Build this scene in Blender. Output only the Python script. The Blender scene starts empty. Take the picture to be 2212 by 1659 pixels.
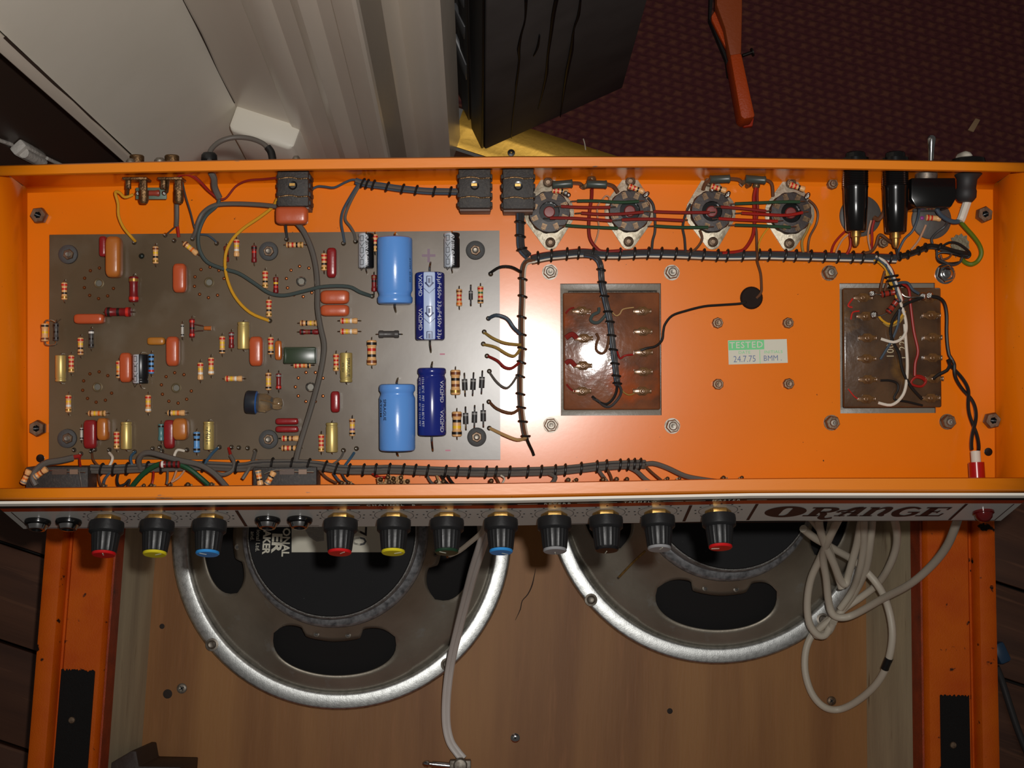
import bpy, bmesh, math, random
from mathutils import Vector, Matrix
random.seed(4)
V = Vector
S = bpy.context.scene
COL = S.collection
R_ = math.radians

# ------------------------------------------------------------ camera, light
F = 3000.0; CX = 1106.0; CY = 829.5; CAMH = 1.335
UPC = V((71, 460, 3000)).normalized()              # world up seen from the camera
XC = (V((1, 0, 0)) - UPC.x * UPC).normalized()
YC = UPC.cross(XC)
RC = Matrix((XC, YC, UPC))                         # camera axes -> world axes
EYE = V((0, 0, CAMH))
cd = bpy.data.cameras.new('camera'); cam = bpy.data.objects.new('camera', cd); COL.objects.link(cam)
cd.sensor_width = 36; cd.lens = F / 2212 * 36; cd.clip_start = .02; cd.clip_end = 30
cam.matrix_world = Matrix.Translation(EYE) @ RC.to_4x4()
S.camera = cam
def lamp(name, kind, loc, power, col=(1, 1, 1), **kw):
    d = bpy.data.lights.new(name, kind); d.energy = power; d.color = col
    for k, v in kw.items(): setattr(d, k, v)
    o = bpy.data.objects.new(name, d); COL.objects.link(o); o.matrix_world = loc; return o
# the camera's own flash, just above and to the right of the lens
fl = Matrix.Translation(EYE + RC @ V((.030, .030, .0))) @ (RC @ Matrix.Rotation(R_(4), 3, 'X') @ Matrix.Rotation(R_(3), 3, 'Y')).to_4x4()
lamp('camera_flash', 'SPOT', fl, 19.8, (1, .97, .93), spot_size=R_(86), spot_blend=1.0, shadow_soft_size=.009)
w = bpy.data.worlds.new('room'); S.world = w; w.use_nodes = True
w.node_tree.nodes['Background'].inputs[0].default_value = (1, .93, .85, 1)
w.node_tree.nodes['Background'].inputs[1].default_value = .055
S.view_settings.view_transform = 'Standard'; S.view_settings.look = 'None'
S.view_settings.gamma = 1; S.view_settings.use_curve_mapping = False
S.view_settings.exposure = 0.0

# ------------------------------------------------------------ frames
def ray(px, py): return (RC @ V(((px - CX) / F, -(py - CY) / F, -1)))
def G(px, py, z=0.0):
    r = ray(px, py); t = (z - CAMH) / r.z; return EYE + r * t
WORLD = Matrix.Identity(4)
NC = (RC @ V((31, 30, 3000)).normalized()).normalized()
CO = EYE + ray(CX, CY) * .876
ux = (RC @ V((1, .0045, 0))); ux = (ux - NC * ux.dot(NC)).normalized(); uy = NC.cross(ux)
CH = Matrix.Translation(CO) @ Matrix((ux, uy, NC)).transposed().to_4x4()   # the chassis floor plane, z up out of the tray
CHI = CH.inverted()
_e = CHI @ EYE; _r3 = CHI.to_3x3()
def P(px, py, h=0.0):
    r = _r3 @ ray(px, py); t = (h - _e.z) / r.z; return _e + r * t
CABYAW = R_(-1.8)
CAB = Matrix.Rotation(CABYAW, 4, 'Z'); CABI = CAB.inverted()
def C_(px, py, z): return CABI @ G(px, py, z)
MM = .001; PX = .000292

# ------------------------------------------------------------ materials
def lin(c): return tuple((x / 12.92 if x <= .04045 else ((x + .055) / 1.055) ** 2.4) for x in (v / 255 for v in c))
_m = {}
def mat(name, rgb, rough=.5, metal=0.0, var=None, bump=None, spec=None, coat=0, stretch=(1, 1, 1), trans=0, ior=None, var2=None, emit=None):
    """rgb in sRGB 0-255; var=(rgb2, scale, lo, hi) noise blend; bump=(scale, strength)"""
    if name in _m: return _m[name]
    m = bpy.data.materials.new(name); m.use_nodes = True; nt = m.node_tree; b = nt.nodes['Principled BSDF']; L = nt.links
    b.inputs['Base Color'].default_value = (*lin(rgb), 1)
    b.inputs['Roughness'].default_value = rough; b.inputs['Metallic'].default_value = metal
    if spec is not None: b.inputs['Specular IOR Level'].default_value = spec
    if coat: b.inputs['Coat Weight'].default_value = coat; b.inputs['Coat Roughness'].default_value = .12
    if trans: b.inputs['Transmission Weight'].default_value = trans
    if ior: b.inputs['IOR'].default_value = ior
    if var or bump or var2:
        tc = nt.nodes.new('ShaderNodeTexCoord'); mp = nt.nodes.new('ShaderNodeMapping'); mp.inputs['Scale'].default_value = stretch
        L.new(tc.outputs['Object'], mp.inputs[0])
    prev = None
    for vv in (var, var2):
        if not vv: continue
        n = nt.nodes.new('ShaderNodeTexNoise'); n.inputs['Scale'].default_value = vv[1]; n.inputs['Detail'].default_value = 6
        r = nt.nodes.new('ShaderNodeMapRange'); r.inputs[1].default_value = vv[2]; r.inputs[2].default_value = vv[3]
        x = nt.nodes.new('ShaderNodeMix'); x.data_type = 'RGBA'
        L.new(mp.outputs[0], n.inputs['Vector']); L.new(n.outputs[0], r.inputs[0]); L.new(r.outputs[0], x.inputs[0])
        if prev: L.new(prev, x.inputs[6])
        else: x.inputs[6].default_value = (*lin(rgb), 1)
        x.inputs[7].default_value = (*lin(vv[0]), 1)
        prev = x.outputs[2]
    if prev: L.new(prev, b.inputs['Base Color'])
    if bump:
        n = nt.nodes.new('ShaderNodeTexNoise'); n.inputs['Scale'].default_value = bump[0]; n.inputs['Detail'].default_value = 5
        L.new(mp.outputs[0], n.inputs['Vector'])
        bp = nt.nodes.new('ShaderNodeBump'); bp.inputs['Strength'].default_value = bump[1]; bp.inputs['Distance'].default_value = .002
        L.new(n.outputs[0], bp.inputs['Height']); L.new(bp.outputs[0], b.inputs['Normal'])
    _m[name] = m; return m

ORANGE = mat('orange_paint', (236, 122, 8), .215, var=((230, 116, 8), 9, .35, .7), var2=((80, 52, 24), 330, .735, .75), bump=(300, .003), spec=.5)
ORLIP = mat('orange_paint_worn', (238, 134, 14), .34, var=((230, 124, 10), 14, .35, .7), var2=((126, 104, 84), 150, .685, .72), bump=(300, .02), stretch=(.3, 1, 1))
STEEL = mat('dull_steel', (142, 136, 126), .46, .7, var=((104, 92, 80), 300, .4, .7))
RUSTY = mat('rusty_steel', (128, 108, 88), .46, .6, var=((88, 64, 46), 260, .35, .7), bump=(900, .1))
CHROME = mat('bright_metal', (205, 205, 205), .16, 1)
TIN = mat('tinned_wire', (190, 186, 176), .25, 1)
SOLDER = mat('solder', (170, 168, 162), .28, 1, bump=(900, .5))
BRASS = mat('brass', (192, 152, 86), .38, .9, var=((150, 110, 60), 400, .4, .7))
BRASSD = mat('tarnished_brass', (130, 100, 66), .4, .8, var=((80, 60, 42), 300, .4, .7), bump=(900, .3))
BLACK = mat('black_plastic', (26, 25, 25), .38, bump=(700, .05))
BAKE = mat('black_bakelite', (18, 17, 17), .2)
DARKPL = mat('dusty_black_plastic', (46, 41, 38), .62, var=((70, 62, 54), 500, .5, .8), bump=(800, .15))
RUBBER = mat('grey_rubber', (72, 72, 72), .7, bump=(500, .2))
BOARD = mat('fibreglass_board', (104, 86, 64), .30, var=((80, 64, 44), 10, .35, .68), var2=((110, 98, 82), 24, .55, .8), bump=(160, .006))
def plain(n, rgb, rough=.45, metal=0, **k): return mat(n, rgb, rough, metal, **k)
TAN = plain('resistor_tan', (226, 172, 112), .38)
DRED = plain('resistor_dark_red', (120, 24, 26), .35)
BANDS = dict(r=plain('band_red', (200, 40, 26), .4), y=plain('band_yellow', (238, 190, 40), .4), k=plain('band_black', (34, 26, 22), .4),
             b=plain('band_brown', (120, 62, 30), .4), w=plain('band_white', (226, 222, 214), .4), o=plain('band_orange', (226, 110, 30), .4),
             g=plain('band_green', (50, 110, 60), .4), v=plain('band_violet', (120, 80, 130), .4), s=plain('band_grey', (130, 128, 124), .4),
             d=plain('band_gold', (170, 130, 60), .35, .5))
CORANGE = plain('capacitor_orange', (188, 84, 46), .3, bump=(300, .04))
COCHRE = plain('capacitor_ochre', (178, 104, 42), .3, bump=(300, .04))
CRED = plain('capacitor_dark_red', (138, 30, 32), .28, bump=(300, .04))
CGREEN = plain('capacitor_dark_green', (52, 64, 46), .3)
CAMBER = plain('capacitor_amber', (180, 96, 40), .2)
GOLD = plain('gold_can', (206, 182, 112), .4, .55)
SILV = plain('silver_sleeve', (196, 202, 210), .32, .2)
BLKS = plain('black_sleeve', (22, 22, 24), .3)
SKY = plain('blue_sleeve', (96, 152, 226), .24, bump=(200, .03))
NAVY = plain('navy_sleeve', (30, 42, 122), .2)
PALEB = plain('pale_blue_sleeve', (190, 206, 236), .22)
WHITEP = plain('white_print', (226, 228, 234), .5)
BLKP = plain('black_print', (24, 22, 22), .5)
RESIN = mat('brown_resin', (130, 76, 46), .16, var=((92, 56, 38), 40, .4, .65), var2=((160, 72, 22), 22, .56, .66), bump=(60, .35), coat=.6)
RESIN2 = mat('dark_brown_resin', (92, 66, 44), .2, var=((60, 42, 30), 40, .4, .65), var2=((120, 84, 40), 30, .6, .72), bump=(60, .3), coat=.4)
PAPER = plain('cream_label', (208, 204, 186), .6, bump=(200, .05))
GREENP = plain('green_print', (112, 206, 134), .6)
BLUEINK = plain('blue_ink', (96, 112, 150), .6)
def wirem(n, rgb): return plain('wire_' + n, rgb, .45, spec=.3)
WC = dict(grey=wirem('grey', (92, 86, 80)), dgrey=wirem('dark_grey', (58, 56, 56)), black=wirem('black', (30, 27, 25)), blue=wirem('slate_blue', (62, 74, 86)),
          teal=wirem('teal_grey', (66, 76, 74)), yellow=wirem('mustard', (206, 150, 36)), white=wirem('off_white', (216, 206, 190)), red=wirem('red', (150, 28, 20)),
          dred=wirem('dark_red', (128, 34, 28)), brown=wirem('brown', (98, 62, 40)), green=wirem('dark_green', (40, 70, 46)), mgreen=wirem('mid_green', (24, 70, 42)),
          tan=wirem('tan', (176, 140, 92)), gold=wirem('olive_tan', (150, 120, 60)), lime=wirem('yellow_green', (92, 108, 24)), pink=wirem('pinkish', (186, 140, 110)),
          lblue=wirem('blue', (54, 82, 104)), cream=wirem('cream', (206, 194, 176)), enam=wirem('enamelled_red', (190, 40, 30)))

# ------------------------------------------------------------ mesh builder
class MB:
    def __init__(s): s.v = []; s.f = []; s.m = []
    def add(s, vs, fs, mi=0):
        k = len(s.v); s.v += [V(p) for p in vs]
        for i, f in enumerate(fs):
            s.f.append([k + a for a in f]); s.m.append(mi[i] if isinstance(mi, list) else mi)
        return s
    def box(s, c, d, mi=0, rz=0, M=None):
        c = V(c); hx, hy, hz = d[0] / 2, d[1] / 2, d[2] / 2; q = Matrix.Rotation(rz, 3, 'Z') if M is None else M
        vs = [c + q @ V((a * hx, b * hy, e * hz)) for e in (-1, 1) for b in (-1, 1) for a in (-1, 1)]
        return s.add(vs, [(0, 2, 3, 1), (4, 5, 7, 6), (0, 1, 5, 4), (2, 6, 7, 3), (0, 4, 6, 2), (1, 3, 7, 5)], mi)
    def lathe(s, prof, o=(0, 0, 0), ax=(0, 0, 1), n=16, mi=0, up=None, sx=1.0, flute=None):
        """prof: [(r, h)] ; mi: int, list per segment, or f(seg, angle)"""
        o = V(o); a = V(ax).normalized(); t = V(up) if up is not None else (V((0, 0, 1)) if abs(a.z) < .9 else V((1, 0, 0)))
        x = (t - a * t.dot(a)).normalized(); y = a.cross(x); k = len(s.v); idx = []
        for (r, h) in prof:
            if r <= 1e-7: idx.append([len(s.v)]); s.v.append(o + a * h)
            else:
                row = []
                for i in range(n):
                    an = 2 * math.pi * i / n; rr = r * (flute(i, n, h) if flute else 1)
                    row.append(len(s.v)); s.v.append(o + a * h + x * (rr * math.cos(an)) + y * (rr * math.sin(an) * sx))
                idx.append(row)
        for j in range(len(prof) - 1):
            A, B = idx[j], idx[j + 1]
            for i in range(n):
                i2 = (i + 1) % n; an = 2 * math.pi * (i + .5) / n
                mm = mi(j, an) if callable(mi) else (mi[j] if isinstance(mi, list) else mi)
                if len(A) == 1 and len(B) == 1: continue
                if len(A) == 1: f = [A[0], B[i2], B[i]][::-1]
                elif len(B) == 1: f = [A[i], A[i2], B[0]]
                else: f = [A[i], A[i2], B[i2], B[i]]
                s.f.append(f); s.m.append(mm)
        return s
    def tube(s, pts, r, n=7, mi=0, sub=4, caps=True):
        pts = [V(p) for p in pts]
        if sub > 1 and len(pts) > 2:
            q = []
            for i in range(len(pts) - 1):
                p0 = pts[max(i - 1, 0)]; p1 = pts[i]; p2 = pts[i + 1]; p3 = pts[min(i + 2, len(pts) - 1)]
                for j in range(sub):
                    t = j / sub
                    q.append(.5 * ((2 * p1) + (p2 - p0) * t + (2 * p0 - 5 * p1 + 4 * p2 - p3) * t * t + (3 * p1 - p0 - 3 * p2 + p3) * t ** 3))
            pts = q + [pts[-1]]
        N = len(pts); rows = []; x = None
        for i, p in enumerate(pts):
            d = (pts[min(i + 1, N - 1)] - pts[max(i - 1, 0)])
            if d.length < 1e-9: d = V((0, 0, 1))
            d.normalize()
            if x is None:
                t = V((0, 0, 1)) if abs(d.z) < .9 else V((1, 0, 0)); x = (t - d * t.dot(d)).normalized()
            else:
                x = (x - d * x.dot(d))
                x = x.normalized() if x.length > 1e-6 else d.orthogonal().normalized()
            y = d.cross(x); rr = r(i / (N - 1)) if callable(r) else r
            rows.append([len(s.v) + j for j in range(n)])
            s.v += [p + x * (rr * math.cos(2 * math.pi * j / n)) + y * (rr * math.sin(2 * math.pi * j / n)) for j in range(n)]
        for i in range(N - 1):
            for j in range(n):
                j2 = (j + 1) % n; s.f.append([rows[i][j], rows[i][j2], rows[i + 1][j2], rows[i + 1][j]]); s.m.append(mi)
        if caps: s.f.append(rows[0][::-1]); s.m.append(mi); s.f.append(rows[-1][:]); s.m.append(mi)
        return s
    def prism(s, poly, h0, h1, o=(0, 0, 0), x=(1, 0, 0), y=(0, 1, 0), z=(0, 0, 1), mi=0, mside=None):
        o, x, y, z = V(o), V(x), V(y), V(z); n = len(poly)
        lo = [o + x * a + y * b + z * h0 for a, b in poly]; hi = [o + x * a + y * b + z * h1 for a, b in poly]
        fs = [tuple(range(n))[::-1], tuple(range(n, 2 * n))] + [(i, (i + 1) % n, n + (i + 1) % n, n + i) for i in range(n)]
        return s.add(lo + hi, fs, [mi, mi] + [mi if mside is None else mside] * n)
    def ball(s, c, r, n=10, mi=0, sq=1.0, ax=(0, 0, 1)):
        return s.lathe([(r * math.sin(math.pi * i / 6), -r * sq * math.cos(math.pi * i / 6)) for i in range(7)], c, ax, n, mi)
    def pillow(s, L, W, H, e=.5, n=20, k=9, c=(0, 0, 0), mi=0, endr=None):
        """rounded capacitor body, long axis X"""
        endr = endr or min(W, H) * .45; rows = []
        for i in range(k + 1):
            if i <= 3: t = i / 3; xx = -L / 2 + endr * (1 - math.cos(t * math.pi / 2)); sc = .45 + .55 * math.sin(t * math.pi / 2)
            elif i >= k - 3: t = (k - i) / 3; xx = L / 2 - endr * (1 - math.cos(t * math.pi / 2)); sc = .45 + .55 * math.sin(t * math.pi / 2)
            else: xx = -L / 2 + endr + (L - 2 * endr) * (i - 3) / (k - 6); sc = 1
            row = []
            for j in range(n):
                a = 2 * math.pi * j / n; ca, sa = math.cos(a), math.sin(a)
                yy = math.copysign(abs(ca) ** e, ca) * (W / 2 - endr * (1 - sc)); zz = math.copysign(abs(sa) ** e, sa) * (H / 2 - endr * (1 - sc))
                row.append(len(s.v)); s.v.append(V(c) + V((xx, yy, zz)))
            rows.append(row)
        for i in range(k):
            for j in range(n):
                j2 = (j + 1) % n; s.f.append([rows[i][j], rows[i + 1][j], rows[i + 1][j2], rows[i][j2]]); s.m.append(mi)
        s.f.append(rows[0]); s.m.append(mi); s.f.append(rows[-1][::-1]); s.m.append(mi)
        return s
    def xf(s, M):
        s.v = [M @ p for p in s.v]; return s
    def mesh(s, name, mats, off=V((0, 0, 0)), bevel=0, angle=38, seg=2, weld=False):
        me = bpy.data.meshes.new(name); me.from_pydata([tuple(p - off) for p in s.v], [], s.f)
        mats = mats if isinstance(mats, (list, tuple)) else [mats]
        for m in mats: me.materials.append(m)
        me.polygons.foreach_set('material_index', s.m)
        bm = bmesh.new(); bm.from_mesh(me)
        if weld: bmesh.ops.remove_doubles(bm, verts=bm.verts, dist=2e-6)
        if bevel:
            bmesh.ops.recalc_face_normals(bm, faces=bm.faces)
            es = [e for e in bm.edges if len(e.link_faces) == 2 and e.calc_face_angle(0) > .6]
            bmesh.ops.bevel(bm, geom=es, offset=bevel, segments=seg, affect='EDGES', profile=.5, clamp_overlap=True)
        bmesh.ops.recalc_face_normals(bm, faces=bm.faces)
        bm.to_mesh(me); bm.free()
        me.polygons.foreach_set('use_smooth', [True] * len(me.polygons)); me.set_sharp_from_angle(angle=R_(angle)); me.update()
        return me

# ------------------------------------------------------------ objects
ORG = {}
def tag(o, label=None, cat=None, group=None, kind=None):
    for k, v in (('label', label), ('category', cat), ('group', group), ('kind', kind)):
        if v: o[k] = v
    return o
def place(o, parent, loc, frame, rz=0):
    COL.objects.link(o); loc = V(loc)
    if parent is not None:
        o.parent = parent; o.location = loc - ORG.get(parent.name, V((0, 0, 0))); o.rotation_euler = (0, 0, rz)
    else: o.matrix_world = frame @ Matrix.Translation(loc) @ Matrix.Rotation(rz, 4, 'Z')
    ORG[o.name] = loc
    return o
def thing(name, label, cat, loc=(0, 0, 0), frame=WORLD, group=None, rz=0):
    o = bpy.data.objects.new(name, None); o.empty_display_size = .02; place(o, None, loc, frame, rz); return tag(o, label, cat, group)
def put(name, mb, mats, parent=None, frame=CH, bevel=0, loc=None, label=None, cat=None, group=None, kind=None, angle=38, seg=2, weld=False):
    """mb in frame coordinates -> object whose origin is its bounding-box centre"""
    if loc is None:
        lo = V([min(p[i] for p in mb.v) for i in range(3)]); hi = V([max(p[i] for p in mb.v) for i in range(3)]); loc = (lo + hi) / 2
    me = mb.mesh(name, mats, V(loc), bevel, angle, seg, weld)
    return tag(place(bpy.data.objects.new(name, me), parent, loc, frame), label, cat, group, kind)
def inst(name, me, parent, loc, frame=CH, rz=0, label=None, cat=None, group=None):
    return tag(place(bpy.data.objects.new(name, me), parent, loc, frame, rz), label, cat, group)
def sub(name, me, parent, loc=(0, 0, 0), rz=0, label=None):
    o = bpy.data.objects.new(name, me); COL.objects.link(o); o.parent = parent; o.location = loc; o.rotation_euler = (0, 0, rz)
    return tag(o, label)
_fc = {}
def text_mb(t, size, bold=0.0, sx=1.0, space=1.0):
    """flat letters as a mesh builder, centred, reading along +X, z = 0"""
    cu = bpy.data.curves.new('lettering', 'FONT'); cu.body = t; cu.size = size; cu.resolution_u = 2; cu.offset = bold * size; cu.space_character = space
    cu.align_x = 'CENTER'; cu.align_y = 'CENTER'; cu.fill_mode = 'FRONT'
    o = bpy.data.objects.new('lettering', cu); me = bpy.data.meshes.new_from_object(o)
    mb = MB(); mb.add([V((v.co.x * sx, v.co.y, 0)) for v in me.vertices], [list(p.vertices) for p in me.polygons])
    bpy.data.objects.remove(o); bpy.data.curves.remove(cu); bpy.data.meshes.remove(me)
    return mb
def ribbon(mb, pts, w, z=0, mi=0, sub_=4):
    """flat stroke of width w (number or list) through 2-D points"""
    pts = [V((p[0], p[1], 0)) for p in pts]; ws = w if isinstance(w, list) else [w] * len(pts)
    if sub_ > 1 and len(pts) > 2:
        q = []; qw = []
        for i in range(len(pts) - 1):
            p0 = pts[max(i - 1, 0)]; p1 = pts[i]; p2 = pts[i + 1]; p3 = pts[min(i + 2, len(pts) - 1)]
            for j in range(sub_):
                t = j / sub_; qw.append(ws[i] * (1 - t) + ws[i + 1] * t)
                q.append(.5 * ((2 * p1) + (p2 - p0) * t + (2 * p0 - 5 * p1 + 4 * p2 - p3) * t * t + (3 * p1 - p0 - 3 * p2 + p3) * t ** 3))
        pts = q + [pts[-1]]; ws = qw + [ws[-1]]
    vs = []
    for i, p in enumerate(pts):
        d = (pts[min(i + 1, len(pts) - 1)] - pts[max(i - 1, 0)]).normalized(); nrm = V((-d.y, d.x, 0))
        vs += [p + nrm * ws[i] / 2 + V((0, 0, z)), p - nrm * ws[i] / 2 + V((0, 0, z))]
    return mb.add(vs, [(2 * i, 2 * i + 1, 2 * i + 3, 2 * i + 2) for i in range(len(pts) - 1)], mi)
def interp(tab, x):
    for (a, b), (c, d) in zip(tab, tab[1:]):
        if x <= c: return b + (d - b) * (x - a) / (c - a)
    (a, b), (c, d) = tab[-2:]; return b + (d - b) * (x - a) / (c - a)
def wire_pts(pts, h=.012):
    return [P(p[0], p[1], (p[2] if len(p) > 2 else h)) for p in pts]

# ============================================================ AMPLIFIER CHASSIS
AMP = thing('amplifier_chassis', 'orange open amplifier chassis lying across the speaker cabinet, full of wiring', 'amplifier', P(1106, 700, 0), CH)
def table(pts, h): return [(q.x, q.y) for q in (P(x, y, h) for x, y in pts)]
RIM = .05
T_RO = table([(-60, 358), (0, 357), (300, 349), (600, 343), (1100, 337), (1400, 337), (1650, 340), (1900, 344), (2212, 350), (2280, 352)], RIM)
T_RI = table([(-60, 379), (0, 378), (300, 371), (600, 366), (1100, 360), (1400, 359), (1650, 361), (1900, 365), (2212, 370), (2280, 371)], RIM)
T_FI = table([(-60, 1058), (0, 1057), (600, 1050), (1100, 1046), (1650, 1035), (2212, 1034), (2280, 1034)], RIM)
T_FO = table([(-60, 1079), (0, 1078), (550, 1074), (1100, 1071), (1650, 1060), (2212, 1060), (2280, 1060)], RIM)
ULT, URT = -.3060, .3070      # side walls at the rim
ULB, URB = -.3045, .3055      # and at the floor
SLOPE = R_(21); SN, CS = math.sin(SLOPE), math.cos(SLOPE)
PN = V((0, -CS, SN))          # outward normal of the sloping front
def pan(u, s, h=0): return V((u, interp(T_FO, u) - .0012 - s * SN, RIM - .001 - s * CS)) + PN * h
C1 = [P(1210, 613), P(1429, 897)]; C2 = [P(1813, 612), P(2021, 892)]
us = sorted(set([ULB + (URB - ULB) * i / 14 for i in range(15)] + [C1[0].x, C1[1].x, C2[0].x, C2[1].x]))
ysm = sorted([C1[0].y, C1[1].y, C2[0].y, C2[1].y])
tray = MB(); rows = []
def k_(u): return (u - ULB) / (URB - ULB)
for u in us:
    ut = ULT + (URT - ULT) * k_(u); ro = interp(T_RO, ut); ri = interp(T_RI, ut); fo = interp(T_FO, ut); fi = interp(T_FI, ut)
    prof = [(ut, fi, RIM - .0015, 1), (ut, fi - .0002, RIM, 1), (ut, fo + .001, RIM, 1), (ut, fo, RIM - .0012, 1), (u, fo - .018, 0, 0)]
    prof += [(u, y, 0, 0) for y in ysm]
    rb = ro - .0050
    prof += [(u, rb - .004, 0, 0), (u, rb - .0012, .0012, 0), (u, rb, .004, 0), (ut, ro - .0004, RIM - .002, 0), (ut, ro - .0012, RIM, 1), (ut, ri + .0004, RIM, 1), (ut, ri, RIM - .0015, 1), (ut, ri + .0004, RIM - .003, 1)]
    rows.append(prof)
np_ = len(rows[0])
tray.v = [V(p[:3]) for r in rows for p in r]
def inhole(i, j):
    if not 4 <= j < 4 + 5: return False
    um = (us[i] + us[i + 1]) / 2; a = rows[0][j][1]; b = rows[0][j + 1][1]; vm = (a + b) / 2 if 5 <= j < 8 else None
    if vm is None: return False
    return any(c[0].x < um < c[1].x and c[1].y < vm < c[0].y for c in (C1, C2))
for i in range(len(us) - 1):
    for j in range(np_ - 1):
        if inhole(i, j): continue
        tray.f.append([i * np_ + j, (i + 1) * np_ + j, (i + 1) * np_ + j + 1, i * np_ + j + 1]); tray.m.append(1 if (j in (0, 1, 2) or j >= np_ - 5) else 0)
for side, (i, ub, ut) in (('l', (0, ULB, ULT)), ('r', (len(us) - 1, URB, URT))):
    r = rows[i]; f0, f1 = r[4], r[np_ - 8]; s_ = -1 if side == 'l' else 1
    ro = interp(T_RO, ut); fo = interp(T_FO, ut)
    a = [V((ub, f0[1], 0)), V((ub + s_ * .0012, f0[1], .0012)), V((ub + s_ * .0022, f0[1], .004)), V((ut, fo, RIM - .002))]
    b = [V((ub, f1[1] + .003, 0)), V((ub + s_ * .0012, f1[1] + .004, .0012)), V((ub + s_ * .0022, f1[1] + .004, .004)), V((ut, ro - .001, RIM - .002))]
    k = len(tray.v); tray.v += a + b
    for j in range(3): tray.f.append([k + j, k + j + 1, k + 5 + j, k + 4 + j]); tray.m.append(0)
o = put('tray', tray, [ORANGE, ORLIP], AMP)
for p_ in o.data.polygons:
    if all(abs((o.data.vertices[v].co + V(o.location) + V(ORG[AMP.name])).z) < 1e-5 for v in p_.vertices): p_.use_smooth = False
sm = o.modifiers.new('sheet', 'SOLIDIFY'); sm.thickness = .0013; sm.offset = 0
# ---- front panel plate
fp = MB(); ss = [0, .0050, .0098, .0165, .0545]; nU = 22
UPL, UPR = -.3075, .3092
for layer, h in ((0, .0018), (1, .0002)):
    for i in range(nU + 1):
        for s in ss: fp.v.append(pan(UPL + (UPR - UPL) * i / nU, s, h))
n5 = len(ss); off = (nU + 1) * n5
for i in range(nU):
    for j in range(n5 - 1):
        a = i * n5 + j; fp.f.append([a, a + n5, a + n5 + 1, a + 1]); fp.m.append(j); fp.f.append([off + a, off + a + 1, off + a + n5 + 1, off + a + n5]); fp.m.append(4)
    a = i * n5; fp.f.append([a, off + a, off + a + n5, a + n5]); fp.m.append(0)
    a = i * n5 + n5 - 1; fp.f.append([a, a + n5, off + a + n5, off + a]); fp.m.append(4)
for i in (0, nU):
    for j in range(n5 - 1): a = i * n5 + j; fp.f.append([a, a + 1, off + a + 1, off + a]); fp.m.append(4)
PWHITE = mat('panel_white_edge', (246, 240, 228), .35); PGREY = mat('panel_silver_grey', (184, 180, 174), .24, .0, spec=.5)
PBLK = mat('panel_black', (34, 30, 28), .3); PRED = mat('panel_red_brown', (150, 52, 22), .28)
PNL = put('front_panel', fp, [PWHITE, PBLK, PRED, PGREY, PBLK], AMP, label='silver front panel strip with black and red stripes and maker name')
PBRN = mat('print_dark_brown', (50, 28, 26), .45)
def on_panel(mb, u0, s0, h=.0021):
    """flat art (x right, y up) bent onto the panel"""
    mb.v = [pan(u0 + p.x, s0 - p.y, h + p.z) for p in mb.v]; return mb
def pu(px, s): # panel coordinate u of the pixel column at depth s
    d = .876 - (RIM - .001 - s * CS); return (px - CX) * d / F + (_e.x * 0) + (P(CX, CY).x)
put('panel_outline', on_panel(ribbon(ribbon(ribbon(MB(), [(UPL + .004, 0), (UPR - .004, 0)], .0009, 0, 0, 1), [(UPL + .0045, 0), (UPL + .0045, .0355)], .0007, 0, 0, 1), [(UPR - .0045, 0), (UPR - .0045, .0355)], .0007, 0, 0, 1), 0, .0525, .0020), PBRN, PNL)
for px in (512, 1489, 1632, 2085):
    put('panel_divider', on_panel(ribbon(MB(), [(0, -.0165), (0, .019)], .0019, 0, 0, 1), pu(px, .019), .0355), PBRN, PNL)
def letter_on_panel(t, px, width, s0, size, m, name, sx=1.7):
    mb = text_mb(t, size, .012, sx, 1.5); w0 = max(p.x for p in mb.v) - min(p.x for p in mb.v)
    for p in mb.v: p.x *= width / w0
    put(name, on_panel(mb, pu(px, s0), s0), m, PNL)
for t, px, wpx in (('CHANNEL  B', 842, 105), ('REVERB', 1201, 57), ('TREMELO', 1380, 71), ('MASTER', 1566, 61)):
    letter_on_panel(t, px, wpx * .000277, .0074, .0046, PAPER, 'lettering')
    hw = wpx / 2 * .000277
    for sg in (-1, 1): put('bracket_line', on_panel(ribbon(MB(), [(sg * (hw + .004), 0), (sg * (hw + .004 + (.03 if 'CH' in t else .012)), 0)], .0005, 0, 0, 1), pu(px, .0074), .0074), PAPER, PNL)
# maker's name in heavy swash lettering, width 1.0 per unit of height, y 0..1
lg = MB()
def glyph(x0, parts, sxx=1.0):
    g = MB()
    for pts, wd in parts: ribbon(g, pts, wd, 0, 0, 6)
    for p in g.v: lg.v.append(V((x0 + p.x * sxx + .22 * (p.y - .5), p.y, 0)))
    k = len(lg.v) - len(g.v); lg.f.extend([[k + a for a in f] for f in g.f]); lg.m.extend([0] * len(g.f))
# O: ellipse with a tall slot
nO = 32; k = len(lg.v)
for i in range(nO):
    a = 2 * math.pi * i / nO; ca, sa = math.cos(a), math.sin(a)
    lg.v.append(V((1.05 + 1.05 * ca + .05 * sa, .5 + .62 * sa, 0)))
    lg.v.append(V((1.05 + .20 * math.copysign(abs(ca) ** .5, ca) + .12 * sa, .5 + .42 * math.copysign(abs(sa) ** .5, sa), 0)))
for i in range(nO):
    j = (i + 1) % nO; lg.f.append([k + 2 * i, k + 2 * j, k + 2 * j + 1, k + 2 * i + 1]); lg.m.append(0)
glyph(2.15, [([(.45, 0), (.45, 1)], .42), ([(.0, .06), (.8, .06)], .13), ([(.05, .94), (.9, .94)], .13), ([(.6, .93), (1.05, .92), (1.3, .72), (1.1, .5), (.62, .46)], [.12, .16, .40, .2, .12]),
             ([(.75, .5), (1.0, .2), (1.05, -.12), (1.3, -.3), (1.65, -.18)], [.2, .34, .34, .2, .2])])
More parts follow.
